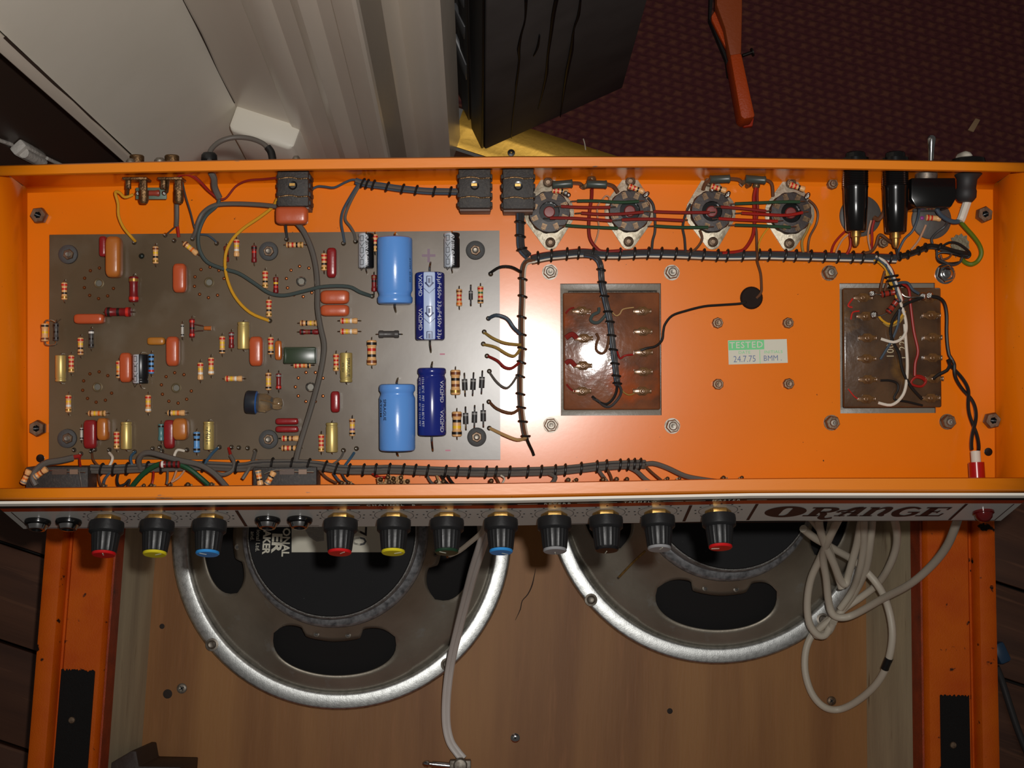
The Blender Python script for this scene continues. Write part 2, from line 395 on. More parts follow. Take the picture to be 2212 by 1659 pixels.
glyph(3.72, [([(.0, .42), (.08, .58), (.35, .66), (.62, .9), (1.0, 1.0)], [.2, .22, .14, .2, .1]), ([(.30, 0), (.55, .6), (.85, .98)], .22), ([(.98, 0), (.98, 1.0)], .4), ([(.2, .42), (1.0, .42)], .13), ([(.05, .05), (.6, .05)], .1), ([(.72, .05), (1.3, .05)], .1)])
glyph(5.1, [([(.3, 0), (.3, 1)], .38), ([(-.02, .05), (.62, .05)], .1), ([(.0, .95), (.4, .95)], .1), ([(.45, .72), (.72, .94), (1.0, .86), (1.05, .55), (1.0, .2), (1.2, .03)], [.1, .18, .34, .38, .36, .1])])
glyph(6.5, [([(1.2, .82), (.85, .97), (.42, .88), (.22, .5), (.42, .12), (.85, .03), (1.2, .2), (1.22, .42)], [.14, .15, .3, .44, .3, .15, .3, .34]), ([(.8, .46), (1.42, .46)], .11)])
glyph(7.95, [([(.4, 0), (.4, 1)], .42), ([(0, .95), (1.25, .95)], .12), ([(0, .05), (1.25, .05)], .12), ([(.4, .5), (.9, .5)], .12), ([(1.2, .98), (1.18, .7)], .12), ([(1.2, .02), (1.25, .32)], .13), ([(.88, .36), (.88, .64)], .1)])
for p in lg.v: p.x = (p.x - 4.65) * (398 / 9.2) * .0002815; p.y = (p.y - .5) * .0195
on_panel(lg, pu(1848, .034), .0335, .0021)
put('maker_name', lg, PBRN, PNL, label='dark brown swash lettering of the maker name')
# ---- control knobs
KN = [(235, 'red', (206, 26, 30)), (343, 'yellow', (224, 206, 40)), (455, 'blue', (54, 146, 220)), (736, 'red', (206, 26, 30)), (850, 'yellow', (224, 206, 40)), (964, 'dark green', (30, 58, 40)),
      (1080, 'blue', (54, 146, 220)), (1195, 'grey', (150, 150, 152)), (1306, 'black', (26, 26, 28)), (1418, 'grey', (150, 150, 152)), (1549, 'red', (206, 26, 30))]
qx = V((1, 0, 0)); qy = PN.cross(qx)          # local axes on the sloping panel
PB = Matrix((qx, qy, PN)).transposed()
def ax_mb(mb, base): mb.v = [base + PB @ p for p in mb.v]; return mb
KMAT = mat('knob_black', (30, 30, 31), .42, bump=(500, .05))
for kx, cn, rgb in KN:
    u = pu(kx, .030) ; b = pan(u, .0295, .0018)
    rk = random.uniform(0, 6); fl_ = lambda i, n, h: (1 - .055 * (i % 2)) if h > .0108 else 1
    body = ax_mb(MB().lathe([(0, .0035), (.0103, .0035), (.0105, .0055), (.0103, .0098), (.0092, .0108), (.0086, .0112), (.0075, .0219), (.0071, .0225), (0, .0225)], n=40, flute=fl_), b)
    kn = put('control_knob', body, KMAT, AMP, label='fluted black knob with %s cap' % cn)
    cp = ax_mb(MB().lathe([(0, .0225), (.0071, .0225), (.0072, .0235), (.0066, .0241), (0, .0242)], n=28), b)
    cm = plain('knob_cap_' + cn.replace(' ', '_'), rgb, .3)
    co = put('cap', cp, cm, kn, label='%s knob cap' % cn)
    put('pointer', ax_mb(MB().box((.0032 * math.cos(rk), .0032 * math.sin(rk), .02425), (.0048, .0006, .0002), 0, rk), b), PAPER, kn)
    put('hex_nut', ax_mb(MB().lathe([(.0030, .0001), (.0078, .0001), (.0082, .0008), (.0082, .0028), (.0078, .0035), (.003, .0035)], n=6, mi=0), b), BRASS, AMP, bevel=.0002)
    dl = MB()
    for i in range(36):
        a0, a1 = math.pi * (-.28 + 1.56 * i / 36), math.pi * (-.28 + 1.56 * (i + 1) / 36)
        dl.add([V((r * math.cos(a), r * math.sin(a), 0)) for a in (a0, a1) for r in (.0118, .0121)], [(0, 1, 3, 2)])
    for i in range(11):
        a = math.pi * (-.28 + 1.56 * i / 10); dl.box((.0143 * math.cos(a), .0143 * math.sin(a), 0), (.0011, .0013, .00008))
    put('dial_marking', on_panel(dl, u, .0295, .0020), BLKP, PNL)
for jx in (85, 151, 578, 647):
    b = pan(pu(jx, .036), .0365, .0018)
    js = put('jack_socket', ax_mb(MB().lathe([(.0078, 0), (.0080, .0012), (.0074, .0026), (.0060, .0032)], n=28), b), BAKE, AMP, label='black ringed jack socket on the front panel')
    put('threaded_collar', ax_mb(MB().lathe([(.0062, .0030), (.0056, .0046), (.0050, .0058), (.0034, .0060), (.0032, .0020), (0, .002)], n=24, mi=[0, 0, 0, 1, 1]), b), [CHROME, BAKE], js)
b = pan(pu(2124, .034), .034, .0018)
pl = put('pilot_lamp', ax_mb(MB().lathe([(.0066, 0), (.0066, .0012), (.0056, .0018), (.0050, .0040), (.0030, .0062), (0, .0068)], n=24), b), mat('red_jewel', (84, 12, 12), .12, coat=.5), AMP, label='dark red pilot lamp jewel at the right of the panel')
# ---- nuts, bolts and studs on the floor
def nut(px, py, r, h, m, stud=.55, name='nut', sides=6, ph=0.3, washer=0, hollow=False, studm=None, h0=0.0008):
    c = P(px, py, h0); R = r * PX; up = V((math.cos(ph), math.sin(ph), 0))
    mb = MB()
    if washer: mb.lathe([(0, -.0001), (washer * PX, -.0001), (washer * PX, .0008), (0, .0008)], c, n=24)
    mb.lathe([(R * .94, 0), (R, h * .12), (R, h * .8), (R * .88, h), (R * stud, h)], c, n=sides, up=up)
    o = put(name, mb, m, AMP, angle=30)
    sr = R * stud
    if hollow: st = MB().lathe([(sr, h), (sr * .9, h * .5), (sr * .85, h * .1), (0, h * .1)], c, n=16); put('bore', st, BAKE, o)
    else: put('stud', MB().lathe([(sr, 0), (sr, h * 1.25), (sr * .8, h * 1.4), (sr * .35, h * 1.42), (0, h * 1.3)], c, n=16), studm or m, o)
    return o
for x, y, p in ((88, 467, .1), (85, 925, .5), (2122, 465, .4), (2139, 908, .2)): nut(x, y, 18, .006, RUSTY, .42, 'spacer_nut', 6, p, hollow=True)
for x, y in ((1188, 588), (1451, 589), (1190, 918), (1452, 920)): nut(x, y, 15, .0045, STEEL, .62, 'transformer_bolt', 6, random.random(), 17)
for x, y in ((1791, 590), (1796, 913), (2046, 911)): nut(x, y, 16, .005, RUSTY, .5, 'transformer_bolt', 6, random.random(), 17, studm=STEEL)
nut(2041, 592, 20, .004, CHROME, .62, 'transformer_bolt', 6, .3, 22, hollow=False)
for x, y in ((1549, 698), (1701, 698), (1550, 830), (1702, 829)): nut(x, y, 12, .004, RUSTY, .62, 'small_bolt', 8, random.random())
for x, y in ((1796, 399), (1905, 525)): nut(x, y, 12, .0045, RUSTY, .6, 'small_bolt', 8, random.random())
for x, y in ((88, 990), (2134, 976)): put('screw_hole', MB().lathe([(.0026, -.0008), (.0026, .0010), (.0022, .0011), (0, .0009)], P(x, y, 0), n=18), BAKE, AMP)
gm = MB().lathe([(.0068, .0007), (.0072, .002), (.0062, .0036), (.0030, .0040), (.0012, .0034), (0, .0034)], P(1622, 644, 0), n=28)
put('grommet', gm, mat('brown_black_rubber', (36, 26, 22), .85, spec=.2), AMP, label='dark rubber grommet passing two black wires')
# ---- tested sticker
c = P(1637, 760, .0008); cs, sn = math.cos(R_(1.5)), math.sin(R_(1.5)); sx_, sy_ = V((cs, sn, 0)), V((-sn, cs, 0))
st = MB().prism([(-.0187, -.0075), (.0187, -.0075), (.0185, .0075), (-.0187, .0078)], 0, .0002, c, sx_, sy_, V((0, 0, 1)))
STK = put('inspection_sticker', st, PAPER, AMP, label='cream and green sticker reading TESTED, dated 24.7.75')
def on_sticker(mb, x, y, m, name, h=.00026): put(name, MB().add([c + sx_ * (p.x + x) + sy_ * (p.y + y) + V((0, 0, h)) for p in mb.v], mb.f), m, STK)
on_sticker(MB().add([(-.0113, -.0030, 0), (.0113, -.0030, 0), (.0113, .0030, 0), (-.0113, .0030, 0)], [(0, 1, 2, 3)]), -.0072, .0045, GREENP, 'green_band', .00023)
on_sticker(text_mb('TESTED', .0056, .01, 1.0, 1.15), -.0072, .0044, PAPER, 'lettering', .0003)
on_sticker(text_mb('DATE', .0026, 0, 1.1, 1.1), -.0085, -.0002, GREENP, 'lettering'); on_sticker(text_mb('INITIALS', .0026, 0, 1.1, 1.1), .0098, -.0004, GREENP, 'lettering')
on_sticker(ribbon(MB(), [(0, -.0075), (0, .0012)], .0003, 0, 0, 1), .0012, 0, GREENP, 'dividing_line')
on_sticker(text_mb('24.7.75', .0058, -.004, .85), -.0085, -.0044, BLUEINK, 'handwriting'); on_sticker(text_mb('BMM .', .0050, -.003, .9), .0092, -.0044, BLUEINK, 'handwriting')
# ---- output valve sockets
PLATE = mat('socket_plate_steel', (178, 168, 148), .48, .5, var=((132, 114, 88), 160, .45, .75), bump=(500, .15))
SOCK = mat('socket_brown_bakelite', (46, 35, 32), .5, bump=(300, .1)); KEYRED = plain('key_red', (124, 44, 40), .4)
LUG = mat('tinned_lug', (124, 98, 68), .4, .5, var=((80, 58, 40), 300, .4, .7))
sock_c = [(1186, 460, 2), (1359, 458, -2), (1535, 459, 3), (1705, 462, -2)]
for n_, (sx, sy, tl) in enumerate(sock_c):
    c = P(sx, sy, .0007); t = R_(tl); xx = V((math.cos(t), math.sin(t), 0)); yy = V((-math.sin(t), math.cos(t), 0))
    pts = []
    for cx, cy, r, a0, a1 in ((0, 64, 17, 35, 145), (0, 0, 54, 158, 202), (0, -64, 17, 215, 325), (0, 0, 54, 338, 382)):
        for i in range(7): a = R_(a0 + (a1 - a0) * i / 6); pts.append(((cx + r * math.cos(a)) * PX, (cy + r * math.sin(a)) * PX))
    vs = place(bpy.data.objects.new('valve_socket', None), AMP, c, CH)
    vs['label'] = 'octal valve socket on a pale diamond shaped plate'
    put('mounting_plate', MB().prism(pts, 0, .0010, c, xx, yy), PLATE, vs, bevel=.0002)
    put('socket_body', MB().lathe([(.0134, .001), (.0134, .0040), (.0126, .0056), (.0064, .0060), (.0062, .0030), (.0036, .0030)], c, n=48, mi=[0, 0, 0, 1, 1], flute=lambda i, n, h: 1 - .03 * (i % 4 < 2) if h < .005 else 1), [SOCK, BAKE], vs)
    put('centre_key', MB().lathe([(.0036, .0010), (.0036, .0046), (.0030, .0052), (0, .0053)], c, n=20), KEYRED, vs)
    for sg in (-1, 1):
        put('rivet', MB().lathe([(.0032, .001), (.0032, .0034), (.0026, .0040), (.0018, .0042), (.0014, .0034), (0, .0034)], c + yy * sg * 65 * PX, n=14), RUSTY, vs)
    for i in range(8):
        a = R_(22.5 + 45 * i + tl); d = V((math.cos(a), math.sin(a), 0)); e = V((-d.y, d.x, 0))
        lug = MB().prism([(-.0016, -.0016), (.0020, -.0014), (.0026, 0), (.0020, .0014), (-.0016, .0016)], .0058, .0064, c + d * .0098, d, e)
        lug.prism([(.0016, -.0010), (.0022, -.0010), (.0022, .0010), (.0016, .0010)], .0060, .0092, c + d * .0098, d, e)
        put('contact_lug', lug, LUG, vs)
# can capacitor bases under the fuse holders
for x, y, r in ((1857, 467, 45), (2010, 475, 43)):
    cb = put('capacitor_can_base', MB().lathe([(0, .0008), (r * PX, .0008), (r * PX, .0022), ((r - 3) * PX, .0028), (0, .0028)], P(x, y, 0), n=40), mat('grey_phenolic', (74, 70, 66), .55, bump=(300, .1)), AMP)
    put('solder_dot', MB().ball(P(x - 38 + (20 if x > 1900 else 14), y - 4, .003), .0013, 10, sq=.6), plain('violet_mark', (150, 60, 140), .4), cb)
# ---- rear jacks (three black moulded sockets hanging from the rear wall)
def rear_jack(px0, px1, y0, y1, label):
    a = P(px0, y0, .026); b = P(px1, y1, .026); cx = (a.x + b.x) / 2; cy = (a.y + b.y) / 2; wx = b.x - a.x; ly = a.y - b.y
    mb = MB().box((cx, cy + .003, .017), (wx, ly + .006, .022)); 
    for sx in (-1, 1):
        for q in range(4): mb.box((cx + sx * wx / 2, cy - ly * .38 + q * ly * .25, .018), (.0022, .003, .014))
    j = put('jack_socket', mb, DARKPL, AMP, bevel=.0006, label=label)
    put('face_plate', MB().box((cx, cy - ly / 2 - .0004, .014), (wx * .96, .0012, .017)), mat('grey_brown_fibre', (120, 98, 88), .6), j, bevel=.0002)
    put('contact_spring', MB().box((cx - .0003, cy + ly * .12, .0283), (.0034, .0016, .001)), BRASS, j)
    put('socket_hole', MB().lathe([(.0028, .0281), (.0028, .0285), (.0018, .0284), (.0016, .027), (0, .027)], (cx, cy + ly * .10, 0), n=16), BAKE, j)
    for yy_ in (.30, -.22):
        put('contact_wire', MB().tube([(cx - wx * .48, cy + ly * yy_, .026), (cx - wx * .46, cy + ly * yy_ - .0004, .0292), (cx - wx * .1, cy + ly * yy_ + .0006, .0290), (cx + wx * .2, cy + ly * yy_ - .0004, .0291), (cx + wx * .46, cy + ly * yy_, .0290), (cx + wx * .49, cy + ly * yy_ - .0006, .026)], .0005, 6, sub=3), BRASSD, j)
    return j
J1 = rear_jack(600, 667, 372, 446, 'black moulded jack socket with an orange capacitor along its end')
J2 = rear_jack(991, 1060, 370, 450, 'black moulded jack socket at the middle of the rear wall')
J3 = rear_jack(1086, 1153, 370, 452, 'black moulded jack socket beside the first valve socket')
c = P(631, 466, .022); pm = MB().pillow(68 * .000284, 38 * .000284, .009, .45, endr=.003); pm.v = [c + p for p in pm.v]
put('film_capacitor', pm, CORANGE, AMP, label='orange capacitor across the end of a black jack socket')
# front input jack blocks and their resistors
for x0, x1 in ((55, 190), (546, 684)):
    a = P(x0, 1009, .022); b = P(x1, 1058, .022)
    mb = MB().box(((a.x + b.x) / 2, (a.y + b.y) / 2 - .004, .012), (b.x - a.x, a.y - b.y + .008, .020))
    q = put('jack_block', mb, DARKPL, AMP, bevel=.0008)
    put('contact_wire', MB().tube([P(x0 + 25, 1024, .0235), P(x0 + 50, 1016, .0235), P(x0 + 90, 1019, .0232), P(x1 - 6, 1020, .0232)], .0005, 6), TIN, q)
    put('contact_tab', MB().box(P(x1 - 30, 1019, .0232), (.005, .003, .0014)), mat('tab_tan', (130, 104, 84), .5), q)
    put('contact_tab', MB().box(P(x0 + 74, 1019, .0232), (.009, .0034, .0012)), mat('tab_brown', (82, 62, 50), .5), q)
# phono sockets at the left of the rear wall
for x in (292, 368):
    a = P(x, 352, .028); ps = MB().box(a + V((0, -.0096, -.004)), (.0150, .0016, .012)); ps.box(a + V((-.005, -.0125, -.003)), (.003, .006, .003)); ps.box(a + V((.004, -.013, -.004)), (.0042, .007, .004))
    ps.lathe([(.0044, 0), (.0044, .005), (.0036, .0055), (0, .0055)], a + V((0, .000, -.004)), (0, 1, 0), 14)
    ps.lathe([(.003, 0), (.003, .006), (.0022, .008), (0, .008)], a + V((.0045, -.0165, -.003)), (0, -1, 0), 12)
    put('phono_socket', ps, BRASSD, AMP, bevel=.0004, label='tarnished phono socket on the rear wall')
put('support_bracket', MB().tube([P(278, 385, .026), P(275, 420, .020)], .0012, 6).tube([P(363, 388, .026), P(360, 415, .020)], .0012, 6), BRASSD, AMP)
a = P(327, 418, .016)
tb = put('tag_board', MB().box(a, (.0190, .0072, .0012)), mat('green_grey_tag_board', (84, 104, 86), .5), AMP, bevel=.0002, label='small green tag board carrying one red resistor')
put('resistor', MB().lathe([(0, -.006), (.0018, -.0058), (.0021, -.005), (.0017, -.003), (.0017, .003), (.0021, .005), (.0018, .0058), (0, .006)], a + V((.000, -.0002, .003)), (1, 0, 0), 14), mat('resistor_brick_red', (150, 62, 46), .35), tb)
for sg in (-1, 1): put('solder_joint', MB().ball(a + V((sg * .0082, 0, .0012)), .0016, 10, sq=.7), SOLDER, tb)
# ---- fuse holders, mains switch, cable clamp on the rear wall
def fuse(px, r0, y1, label):
    w = .025; a = P(px, 352, w); yb = a.y - .0030; tip = P(px, y1, w).y; Lf = yb - tip
    prof = [(r0 * 1.06, 0), (r0 * 1.06, .002)]
    for i in range(9): prof += [(r0 * .95, .0022 + i * .0011), (r0, .0027 + i * .0011)]
    prof += [(r0 * .97, .0125), (r0 * .95, Lf * .35), (r0 * .93, Lf * .55), (r0 * .80, Lf * .985), (r0 * .72, Lf), (0, Lf)]
    fz = put('fuse_holder', MB().lathe(prof, (a.x, yb, w), (0, -1, 0), 26), BAKE, AMP, label=label, angle=50)
    put('terminal', MB().lathe([(.0032, Lf - .0005), (.0032, Lf + .0034), (.0024, Lf + .0038), (.0021, Lf + .0074), (.0012, Lf + .0092), (0, Lf + .0094)], (a.x, yb, w), (0, -1, 0), 12), BRASS, fz)
    put('lock_nut', MB().lathe([(.0105, 0), (.0108, .0005), (.0108, .0018), (.0100, .0022)], (a.x, yb + .0002, w), (0, -1, 0), 6), PLATE, fz)
    put('fuse_cap', MB().lathe([(.0080, 0), (.0080, .0026), (.0062, .0030), (.0060, .0056), (.005, .0064), (0, .0066)], (a.x, P(px, 351, w).y, w), (0, 1, 0), 26, flute=lambda i, n, h: 1 - .04 * (i % 2) if h > .003 else 1), BAKE, fz)
fuse(1848, .0078, 500, 'left black fuse holder with a brass tip'); fuse(1934, .0080, 503, 'right black fuse holder with a brass tip')
a0 = P(1968, 385, .030); a1 = P(2066, 444, .030); cx = (a0.x + a1.x) / 2
sw = put('mains_switch', MB().prism([(-.0136, .5 * .0172), (.0136, .5 * .0172), (.0138, -.0040), (.0108, -.0092), (-.0108, -.0092), (-.0138, -.0040)], .008, .030, (cx, (a0.y + a1.y) / 2, 0)), BAKE, AMP, bevel=.0007, label='black boxed toggle mains switch with chrome lever')
put('threaded_collar', MB().lathe([(.0065, 0), (.0068, .004), (.0068, .011), (0, .011)], (cx - .002, a0.y - .001, .022), (0, 1, 0), 20), STEEL, sw)
ty = P(2009, 340, .025).y
put('toggle_lever', MB().lathe([(.0016, -.006), (.0017, .002), (.0021, .007), (.0026, .0106), (.0024, .0120), (.0015, .0130), (0, .0133)], (P(2009, 340, .025).x, ty, .027), V((.02, 1, .05)), 16), CHROME, sw)
a = P(2090, 356, .022)
cl = put('cable_clamp', MB().lathe([(.0098, -.002), (.0098, .001), (.0080, .003), (.0062, .0055), (.0058, .011), (.0064, .0125), (.0064, .0165), (.0050, .0185), (.0040, .0195), (0, .0195)], a + V((0, -.0035, 0)), V((-.08, -1, 0)), 24), mat('dull_black_rubber', (38, 36, 36), .6), AMP, label='black rubber strain relief gripping the white mains cable')
put('outer_flange', MB().lathe([(.0105, 0), (.0098, .003), (.0052, .0042), (0, .0042)], P(2092, 354, .022), (0, 1, 0), 24), BAKE, cl)
put('outer_cable', MB().tube([P(2092, 352, .022), P(2091, 343, .022), P(2086, 338, .018), P(2076, 342, .008)], .0034, 10), WC['white'], cl)
# earth star and coiled tag
c = P(2073, 530, .0008); star = []
for i in range(22): a = math.pi * 2 * i / 22; r = (17 + 5 * (i % 2) + random.uniform(-2, 2)) * PX; star.append((r * math.cos(a), r * 1.25 * math.sin(a)))
put('earth_tag', MB().prism(star, 0, .0012, c), mat('corroded_grey_metal', (120, 116, 96), .6, .4, bump=(400, .5)), AMP)
# screws showing outside the rear wall
for x, y, r in ((640, 345, .0024), (345, 349, .0034), (282, 351, .0028)):
    a = P(x, y, .028); put('screw_head', MB().lathe([(r, 0), (r, .0012), (r * .6, .0028), (0, .003)], a + V((0, -.0005, 0)), (0, 1, 0), 14), STEEL, AMP)

# ============================================================ CIRCUIT BOARD
HB = .0062                                        # top of the board above the chassis floor
q = [P(107, 507, HB), P(1079, 498, HB), P(1081, 993, HB), P(106, 992, HB)]
BRD = thing('circuit_board', 'grey brown circuit board crowded with resistors and capacitors on the left of the chassis', 'circuit board', P(593, 748, HB), CH)
bm_ = MB(); bm_.add(q + [p - V((0, 0, .0016)) for p in q], [(0, 3, 2, 1), (4, 5, 6, 7)] + [(i, (i + 1) % 4, 4 + (i + 1) % 4, 4 + i) for i in range(4)])
put('board', bm_, BOARD, BRD, label='mottled fibreglass board')
def BP(x, y, h=0): return P(x, y, HB + h)
DMAT = [TAN, TIN] + [BANDS[k] for k in 'rykbwogvsd']
BI = {k: i + 2 for i, k in enumerate('rykbwogvsd')}
_mesh = {}
def resistor_mesh(kind, L, D, bands, leads=True):
    key = (kind, round(L, 5), round(D, 5), bands, leads)
    if key in _mesh: return _mesh[key]
    base = {'t': TAN, 'd': DRED, 'b': plain('resistor_blue', (94, 150, 206), .35), 'g': plain('resistor_dark_grey', (72, 68, 66), .4), 'c': plain('resistor_teal', (84, 128, 130), .3), 'w': plain('resistor_white', (190, 186, 176), .4), 'u': plain('resistor_brick', (150, 46, 30), .35)}[kind]
    R = D / 2; n = len(bands); prof = [(0, -L / 2), (R * .8, -L / 2), (R, -L * .46)]; mi = [0, 0]
    # bulged ends; bands sit along the body
    xs = [-L * .36 + i * (L * .72) / max(n - 1, 1) for i in range(n)] if n else []
    bw = L * .055
    def rad(x): return R * (1.0 if abs(x) > L * .27 else .86)
    pts = [-L * .30, -L * .24, L * .24, L * .30]
    ev = sorted([(x - bw, x + bw, b) for x, b in zip(xs, bands)])
    cur = -L * .46
    for a, b, c in ev:
        for t in pts:
            if cur < t < a: prof.append((rad(t), t)); mi.append(0); cur = t
        prof.append((rad(a), a)); mi.append(0); prof.append((rad(b), b)); mi.append(BI.get(c, 0) if c != ' ' else 0); cur = b
    for t in pts:
        if cur < t: prof.append((rad(t), t)); mi.append(0)
    prof += [(R, L * .46), (R * .8, L / 2), (0, L / 2)]; mi += [0, 0, 0]
    mb = MB().lathe(prof, (0, 0, 0), (1, 0, 0), 14, mi)
    if leads:
        for s in (-1, 1): mb.tube([(s * L * .49, 0, 0), (s * (L / 2 + .0010), 0, 0), (s * (L / 2 + .0018), 0, -R * .5), (s * (L / 2 + .0020), 0, -R - .0002)], .0004, 5, 1, 2)
    me = mb.mesh('resistor', [base] + DMAT[1:]); _mesh[key] = me; return me
def res(x, y, ang, kind='t', bands='rrbd', L=37, D=13, lift=0, label=None, name='resistor'):
    me = resistor_mesh(kind, L * .000289, D * .000289, bands)
    h = D / 2 * .000289 + lift
    return inst(name, me, BRD, BP(x, y, h), CH, R_(ang), label)
Vv = -90
TANR = [(139, 629, Vv, 'rrkd'), (336, 551, Vv, 'bykd'), (412, 537, -40, 'byo '), (511, 536, Vv, 'ryw '), (573, 604, Vv, 'rrkd'), (581, 666, Vv, 'rrkd'), (174, 748, Vv, 'rykb'),
        (154, 786, Vv, 'rrrd'), (148, 872, Vv, 'rywd'), (320, 872, Vv, 'ryow'), (252, 951, Vv, 'rrrd'), (480, 745, Vv, 'ryyk'), (433, 802, Vv, 'ryw '), (456, 791, Vv, 'rryw'), (580, 824, Vv, 'byyk'),
        (585, 747, Vv, 'rryk'), (505, 818, 0, 'ryw '), (210, 893, 0, 'byod'), (381, 892, 0, 'kyo '), (667, 698, 0, 'bkyd'), (754, 693, 0, 'ryw '), (754, 716, 0, 'ryw '), (637, 529, 0, 'brkd'),
        (700, 566, Vv, 'rrkd'), (726, 783, Vv, 'rrrd'), (694, 957, Vv, 'rrrd'), (761, 923, Vv, 'byvk'), (627, 947, 0, 'rkb '), (627, 968, 0, 'brkd'), (992, 643, Vv, 'brro'), (1038, 637, Vv, 'rgrk'),
        (257, 798, Vv, 'ryok'), (810, 525, Vv, 'rrkd'), (653, 789, 0, 'rrok')]
for x, y, a, b in TANR: res(x, y, a, 't', b)
for x, y, b in ((803, 762, 'krkb'), (984, 826, 'bkbd'), (987, 916, 'bkyk')): res(x, y, Vv, 't', b, 54, 22, label='large tan resistor')
for x, y, a, L, b in ((549, 549, Vv, 36, 'kr  '), (489, 549, Vv, 34, 'bbk '), (596, 616, Vv, 34, 'byr '), (500, 735, Vv, 34, 'sr  '), (602, 824, Vv, 34, 's  r'), (668, 717, 0, 40, 'kbk '), (808, 612, Vv, 36, 'bk  '), (601, 748, Vv, 20, 'bk')):
    res(x, y, a, 'd', b, L, 12, label='small dark red resistor')
res(289, 625, Vv, 'd', 'd r', 55, 21, label='large dark red resistor standing upright in the picture'); res(256, 674, 0, 'd', 'kkr', 55, 21, label='large dark red resistor lying across')
res(97, 718, Vv, 't', 'kyb', 38, 16, .006, label='tan resistor hanging over the left edge of the board'); res(121, 717, Vv, 'g', 'kkk', 38, 12, .005, label='dark grey resistor at the left edge')
put('resistor_lead', MB().tube([BP(97, 697, .008), BP(100, 692, .008), BP(112, 692, .008), BP(122, 696, .0075), BP(131, 690, .001)], .0005, 6).tube([BP(97, 739, .008), BP(101, 745, .008), BP(118, 745, .008), BP(122, 738, .0075)], .0005, 6), TIN, BRD)
res(197, 732, Vv, 'g', 'wkk', 38, 12, label='grey resistor'); res(840, 722, 0, 'g', '   ', 44, 17, label='dark grey resistor between the big capacitors')
for x, y in ((176, 937), (394, 714)): res(x, y, Vv, 'w', 'kk', 26, 7, label='slim white diode', name='diode')
res(348, 934, Vv, 'c', 'k ', 36, 13, label='teal resistor'); res(425, 955, Vv, 'b', 'kk k', 44, 15, label='pale blue resistor'); res(327, 786, Vv, 'b', 'kkkr', 42, 12, label='pale blue resistor beside a silver and black capacitor')
res(415, 709, Vv, 'd', 'rkr', 40, 12, .002, label='dark red resistor with a tiny component on its leads')
put('bridging_lead', MB().tube([BP(416, 692, .004), BP(421, 700, .004), BP(440, 704, .004)], .0004, 5).tube([BP(416, 727, .004), BP(421, 716, .004), BP(440, 714, .004)], .0004, 5), TIN, BRD)
for x, y, a, w_ in ((449, 709, 0, 16),): put('bead_component', MB().lathe([(0, -.0024), (.0013, -.0022), (.0014, .0022), (0, .0024)], BP(x, y, .004), (1, 0, 0), 12), CAMBER, BRD)
for x, y in ((1004, 831), (1022, 830), (1041, 826), (1006, 904), (1025, 901), (1044, 898), (1017, 638)):
    sm_ = y == 638; L, D = ((19, 9) if sm_ else (24, 12)); L *= .000289; D *= .000289
    if ('dio', sm_) not in _mesh:
        mb = MB().lathe([(0, -L / 2), (D / 2, -L / 2), (D / 2, -L * .38), (D / 2, -L * .22), (D / 2, L / 2), (0, L / 2)], (0, 0, 0), (1, 0, 0), 14, [0, 0, 2, 0, 0])
        for s in (-1, 1): mb.tube([(s * L / 2, 0, 0), (s * (L / 2 + .0030), 0, 0), (s * (L / 2 + .0036), 0, -D * .3), (s * (L / 2 + .0036), 0, -D / 2 - .0002)], .0006, 6, 1, 2)
        _mesh[('dio', sm_)] = mb.mesh('diode', [mat('diode_black', (48, 46, 46), .45), TIN, BANDS['s']])
    inst('diode', _mesh[('dio', sm_)], BRD, BP(x, y, D / 2 + .0002), CH, R_(Vv + random.uniform(-3, 3)), label='black diode')
# ---- moulded film capacitors
def film(x, y, ang, L, W, H, m, label, e=.5):
    key = ('film', L, W, H, m.name, e)
    if key not in _mesh: _mesh[key] = MB().pillow(L * .000286, W * .000286, H * .001, e).mesh('film_capacitor', m)
    return inst('film_capacitor', _mesh[key], BRD, BP(x, y, H * .0005 + .0003), CH, R_(ang), label)
for x, y, a, L, W in ((389, 601, Vv, 63, 29), (374, 759, Vv, 64, 28), (554, 759, Vv, 64, 29), (273, 794, Vv, 64, 26), (194, 689, 0, 64, 22), (724, 642, 0, 62, 30), (724, 671, 0, 62, 25)):
    film(x, y, a, L, W, 8, CORANGE, 'orange dipped film capacitor')
film(247, 556, Vv, 88, 33, 12, COCHRE, 'large ochre film capacitor near the top left of the board'); film(224, 927, Vv, 48, 24, 10, COCHRE, 'small ochre film capacitor'); film(391, 927, Vv, 47, 32, 10, COCHRE, 'small ochre film capacitor', .35)
for x, y, a, L, W in ((224, 533, Vv, 44, 16), (196, 938, Vv, 62, 28), (367, 938, Vv, 62, 24), (717, 568, Vv, 65, 21), (725, 868, Vv, 46, 20), (621, 910, 0, 49, 14), (621, 927, 0, 49, 14)):
    film(x, y, a, L, W, 7, CRED, 'dark red film capacitor')
film(338, 737, 0, 38, 17, 5, plain('capacitor_mustard', (176, 112, 36), .35), 'small mustard capacitor'); film(602, 757, Vv, 42, 15, 5, CAMBER, 'amber glassy capacitor')
gc = MB().box((0, 0, .0055), (.0198, .0102, .009)); gcap = put('box_capacitor', MB().box(BP(649, 768, .0052), (.0198, .0103, .0098)), CGREEN, BRD, bevel=.0008, label='dark olive boxed capacitor')
a = BP(649, 768, .0105); lid = MB()
for sx, sy, dx, dy in ((0, .0042, .0186, .0006), (0, -.0042, .0186, .0006), (.0091, 0, .0006, .0090), (-.0091, 0, .0006, .0090)): lid.box(a + V((sx, sy, 0)), (dx, dy, .0008))
put('rim', lid, CGREEN, gcap, bevel=.0002)
put('disc_component', MB().ball(BP(306, 553, .002), .0018, 12, sq=.8), mat('black_bead', (26, 34, 30), .25), BRD)
